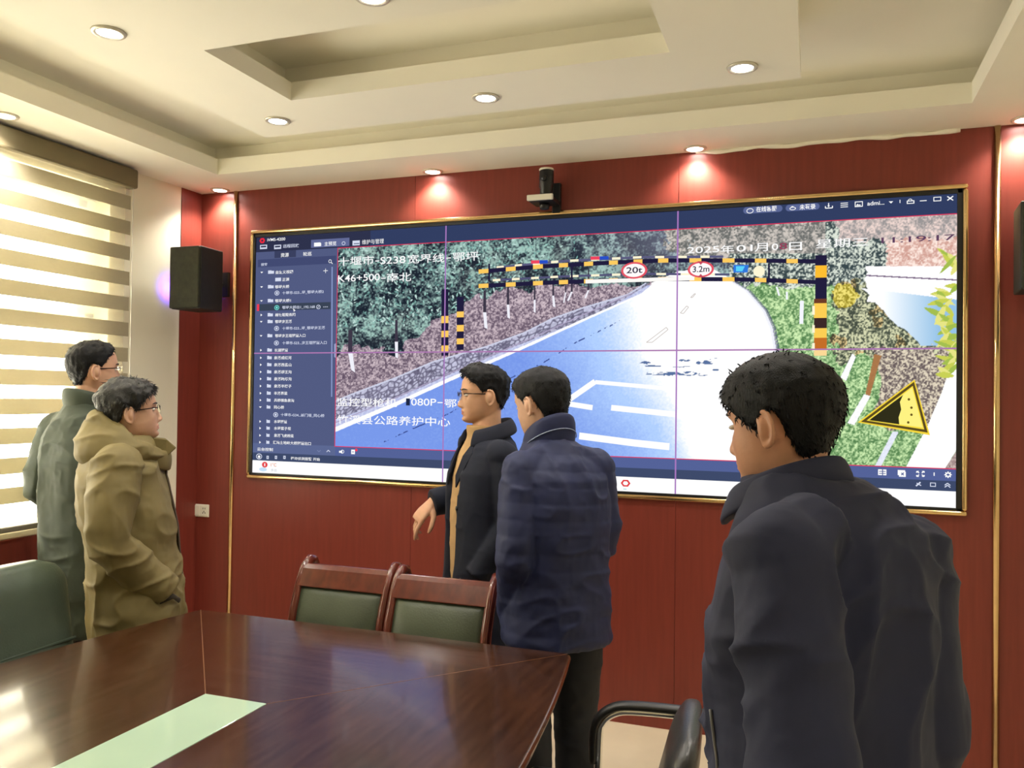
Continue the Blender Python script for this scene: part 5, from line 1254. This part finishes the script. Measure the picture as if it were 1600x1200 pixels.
for s in (-1, 1):
    b = MB(); P0 = [(s*0.072, 0.062, 1.385), (s*0.105, 0.072, 1.345), (s*0.098, 0.098, 1.300), (s*0.055, 0.128, 1.20), (s*0.040, 0.124, 1.25), (s*0.048, 0.096, 1.33)]
    b.loft([[(p[0], p[1]+0.004, p[2]) for p in P0], [(p[0]*1.01, p[1]+0.013, p[2]) for p in P0]]); b.build('lapel', NV, jk, bevel=0.003)
b = MB(); b.ball((-0.075, 0.140, 1.12), (0.011, 0.004, 0.011), 12, 6); b.build('button', M['black'], jk, smooth=True)
trousers(p3, LG, (0.96, 0, 0, 0.155, 0.12), cloth('charcoal trouser cloth', (34, 34, 38)), 5); shoes(p3, LG)

# --- man in the quilted navy jacket, seen from behind
LG = legs_at(0.88, 0.095)
arms = [((-0.150, 0.0, 1.325), (-0.198, -0.05, 1.05), (-0.122, 0.090, 0.81)), ((0.148, -0.01, 1.325), (0.178, -0.03, 1.07), (0.12, 0.18, 0.98))]
tor = [(0.80, 0, 0, 0.155, 0.115), (0.95, 0, 0, 0.15, 0.115), (1.1, 0, 0, 0.155, 0.12), (1.25, 0, 0, 0.165, 0.115), (1.345, 0, 0.01, 0.13, 0.09), (1.42, 0, 0.04, 0.06, 0.06)]
p4, T = person('man with cropped black hair in a blue quilted jacket, back turned, behind the table corner', 2.190, -1.200, (-0.766, 0.641), skin_mat('light skin', (202, 160, 134)), (0.0, 0.112, 1.548, 17, -13, 0), arms, LG, tor, wide=1.05, hs=1.03, glass=None, hand_dirs=[((0.45, 0.2, -0.9), (-1, 0, 0)), ((-0.5, 0.8, -0.1), (0.4, 0.4, 0.8))])
hair_cap('hair', T, p4, M['hair'], lambda p: np.interp(abs(p), [0, 0.4, 0.8, 1.15, 1.45, 1.72, 1.95, 2.4, PI], [0.072, 0.072, 0.055, 0.040, -0.004, 0.020, -0.030, -0.072, -0.098]),
         lambda p, z: 0.005+0.012*max(0, min(1, (z-0.0)/0.08)), 1.05, 4, 1000, 0.010, 0.0015)
QN = cloth('quilted navy nylon', (14, 25, 68), 0.7, 500, 0.1, 0.12)
b = MB()
b.loft([oval(z, 0, cy, hw, hd, 48) for z, cy, hw, hd in ((0.715, 0.0, 0.184, 0.146), (0.73, 0.0, 0.194, 0.154), (0.80, 0.0, 0.194, 0.154), (0.95, 0.0, 0.190, 0.150), (1.08, -0.005, 0.186, 0.150), (1.2, -0.012, 0.184, 0.147), (1.29, -0.006, 0.172, 0.132), (1.35, 0.012, 0.140, 0.112), (1.39, 0.035, 0.104, 0.092), (1.42, 0.052, 0.080, 0.078))])
for j in arms: sleeve(b, j, [0.074, 0.070, 0.064, 0.062, 0.055], 26)
jk = fuse('jacket', b, 0.006, QN, p4, smooth=4, extra=lambda me: folds(me, 0.010, 8, 81, 0.8, 0.25, 0.0022, 0.055))
collar('collar', jk, QN, 1.416, 0.058, 0.078, 0.080, [(-0.004, -0.085), (0.010, -0.085), (0.020, 0.01), (0.012, 0.050), (0.001, 0.053), (-0.002, 0.01)], 0.25, tilt=-0.62)
PIPE = mat('pale piping', S(150, 160, 190), 0.5)
b = MB(); pts = []
for k in range(21): a = 2.0+2.6*k/20; pts.append((0.097*math.sin(a), 0.058+0.099*math.cos(a), 1.414-0.62*0.099*math.cos(a)-0.010))
b.tube(pts, 0.0016, 6); b.build('collar_piping', PIPE, jk, smooth=True)
trousers(p4, LG, (0.94, 0, 0, 0.16, 0.125), cloth('black trouser cloth', (22, 24, 32)), 6); shoes(p4, LG)

# --- big man in the foreground
LG = legs_at(0.86, 0.105)
arms = [((-0.180, -0.045, 1.340), (-0.240, -0.145, 1.00), (-0.19, 0.04, 0.82)), ((0.120, -0.045, 1.318), (0.142, -0.075, 1.03), (0.14, -0.01, 0.83))]
tor = [(0.78, 0, 0.0, 0.165, 0.115), (0.95, 0, 0.005, 0.16, 0.12), (1.1, 0, 0.015, 0.16, 0.125), (1.22, 0, 0.01, 0.165, 0.12), (1.33, 0, 0.03, 0.13, 0.09), (1.41, 0, 0.09, 0.06, 0.06)]
p5, T = person('large man in a dark navy jacket seen from behind in the right foreground', 3.065, -2.500, (-0.78, 0.62), skin_mat('ruddy skin', (200, 148, 120)), (0.0, 0.112, 1.532, 14, -8, 0), arms, LG, tor, wide=1.02, hs=0.985, glass=None)
hair_cap('hair', T, p5, M['hair'], lambda p: np.interp(abs(p), [0, 0.5, 0.9, 1.2, 1.45, 1.75, 2.0, 2.4, PI], [0.060, 0.048, 0.024, 0.000, -0.022, 0.018, -0.036, -0.070, -0.088]),
         lambda p, z: 0.006+0.009*max(0, min(1, (z+0.03)/0.07)), 1.02, 5, 1100, 0.015, 0.0012)
DN = cloth('dark navy jacket cloth', (29, 34, 62), 0.8, 900, 0.1, 0.08)
b = MB()
b.loft([oval(z, 0, cy, hw, hd, 52) for z, cy, hw, hd in ((0.76, 0.0, 0.196, 0.148), (0.80, 0.0, 0.202, 0.155), (0.92, 0.008, 0.200, 0.160), (1.0, 0.020, 0.198, 0.163), (1.08, 0.026, 0.195, 0.168), (1.19, 0.018, 0.192, 0.166), (1.29, 0.006, 0.182, 0.155), (1.35, 0.012, 0.158, 0.138), (1.395, 0.030, 0.128, 0.118), (1.43, 0.062, 0.096, 0.096))])
for j in arms: sleeve(b, j, [0.080, 0.078, 0.078, 0.068, 0.054], 26)
jk = fuse('jacket', b, 0.0055, DN, p5, smooth=4, extra=lambda me: folds(me, 0.019, 6.5, 95, 0.35, 0.10))
collar('collar', jk, DN, 1.405, 0.098, 0.080, 0.078, [(0, -0.03), (0.010, 0.028), (0.016, 0.036), (0.026, 0.020), (0.040, -0.020), (0.030, -0.026), (0.014, -0.01)], 0.40, tilt=-0.45)
jc, jn = coords(jk.data), normals(jk.data); zp = []
for q in ((-0.180, 0.11, 1.05), (-0.182, 0.10, 1.01), (-0.183, 0.09, 0.97), (-0.185, 0.085, 0.93), (-0.186, 0.08, 0.89)):
    k = int(((jc-np.array(q))**2).sum(1).argmin()); zp.append(tuple(jc[k]+jn[k]*0.001))
b = MB(); b.tube(bend(zp, 3), 0.0032, 8); b.build('pocket_zip', mat('grey pocket zip', S(110, 110, 112), 0.4, metal=0.3), jk, smooth=True)
trousers(p5, LG, (0.92, 0, 0.0, 0.17, 0.125), cloth('dark trouser cloth', (28, 28, 32)), 7); shoes(p5, LG)
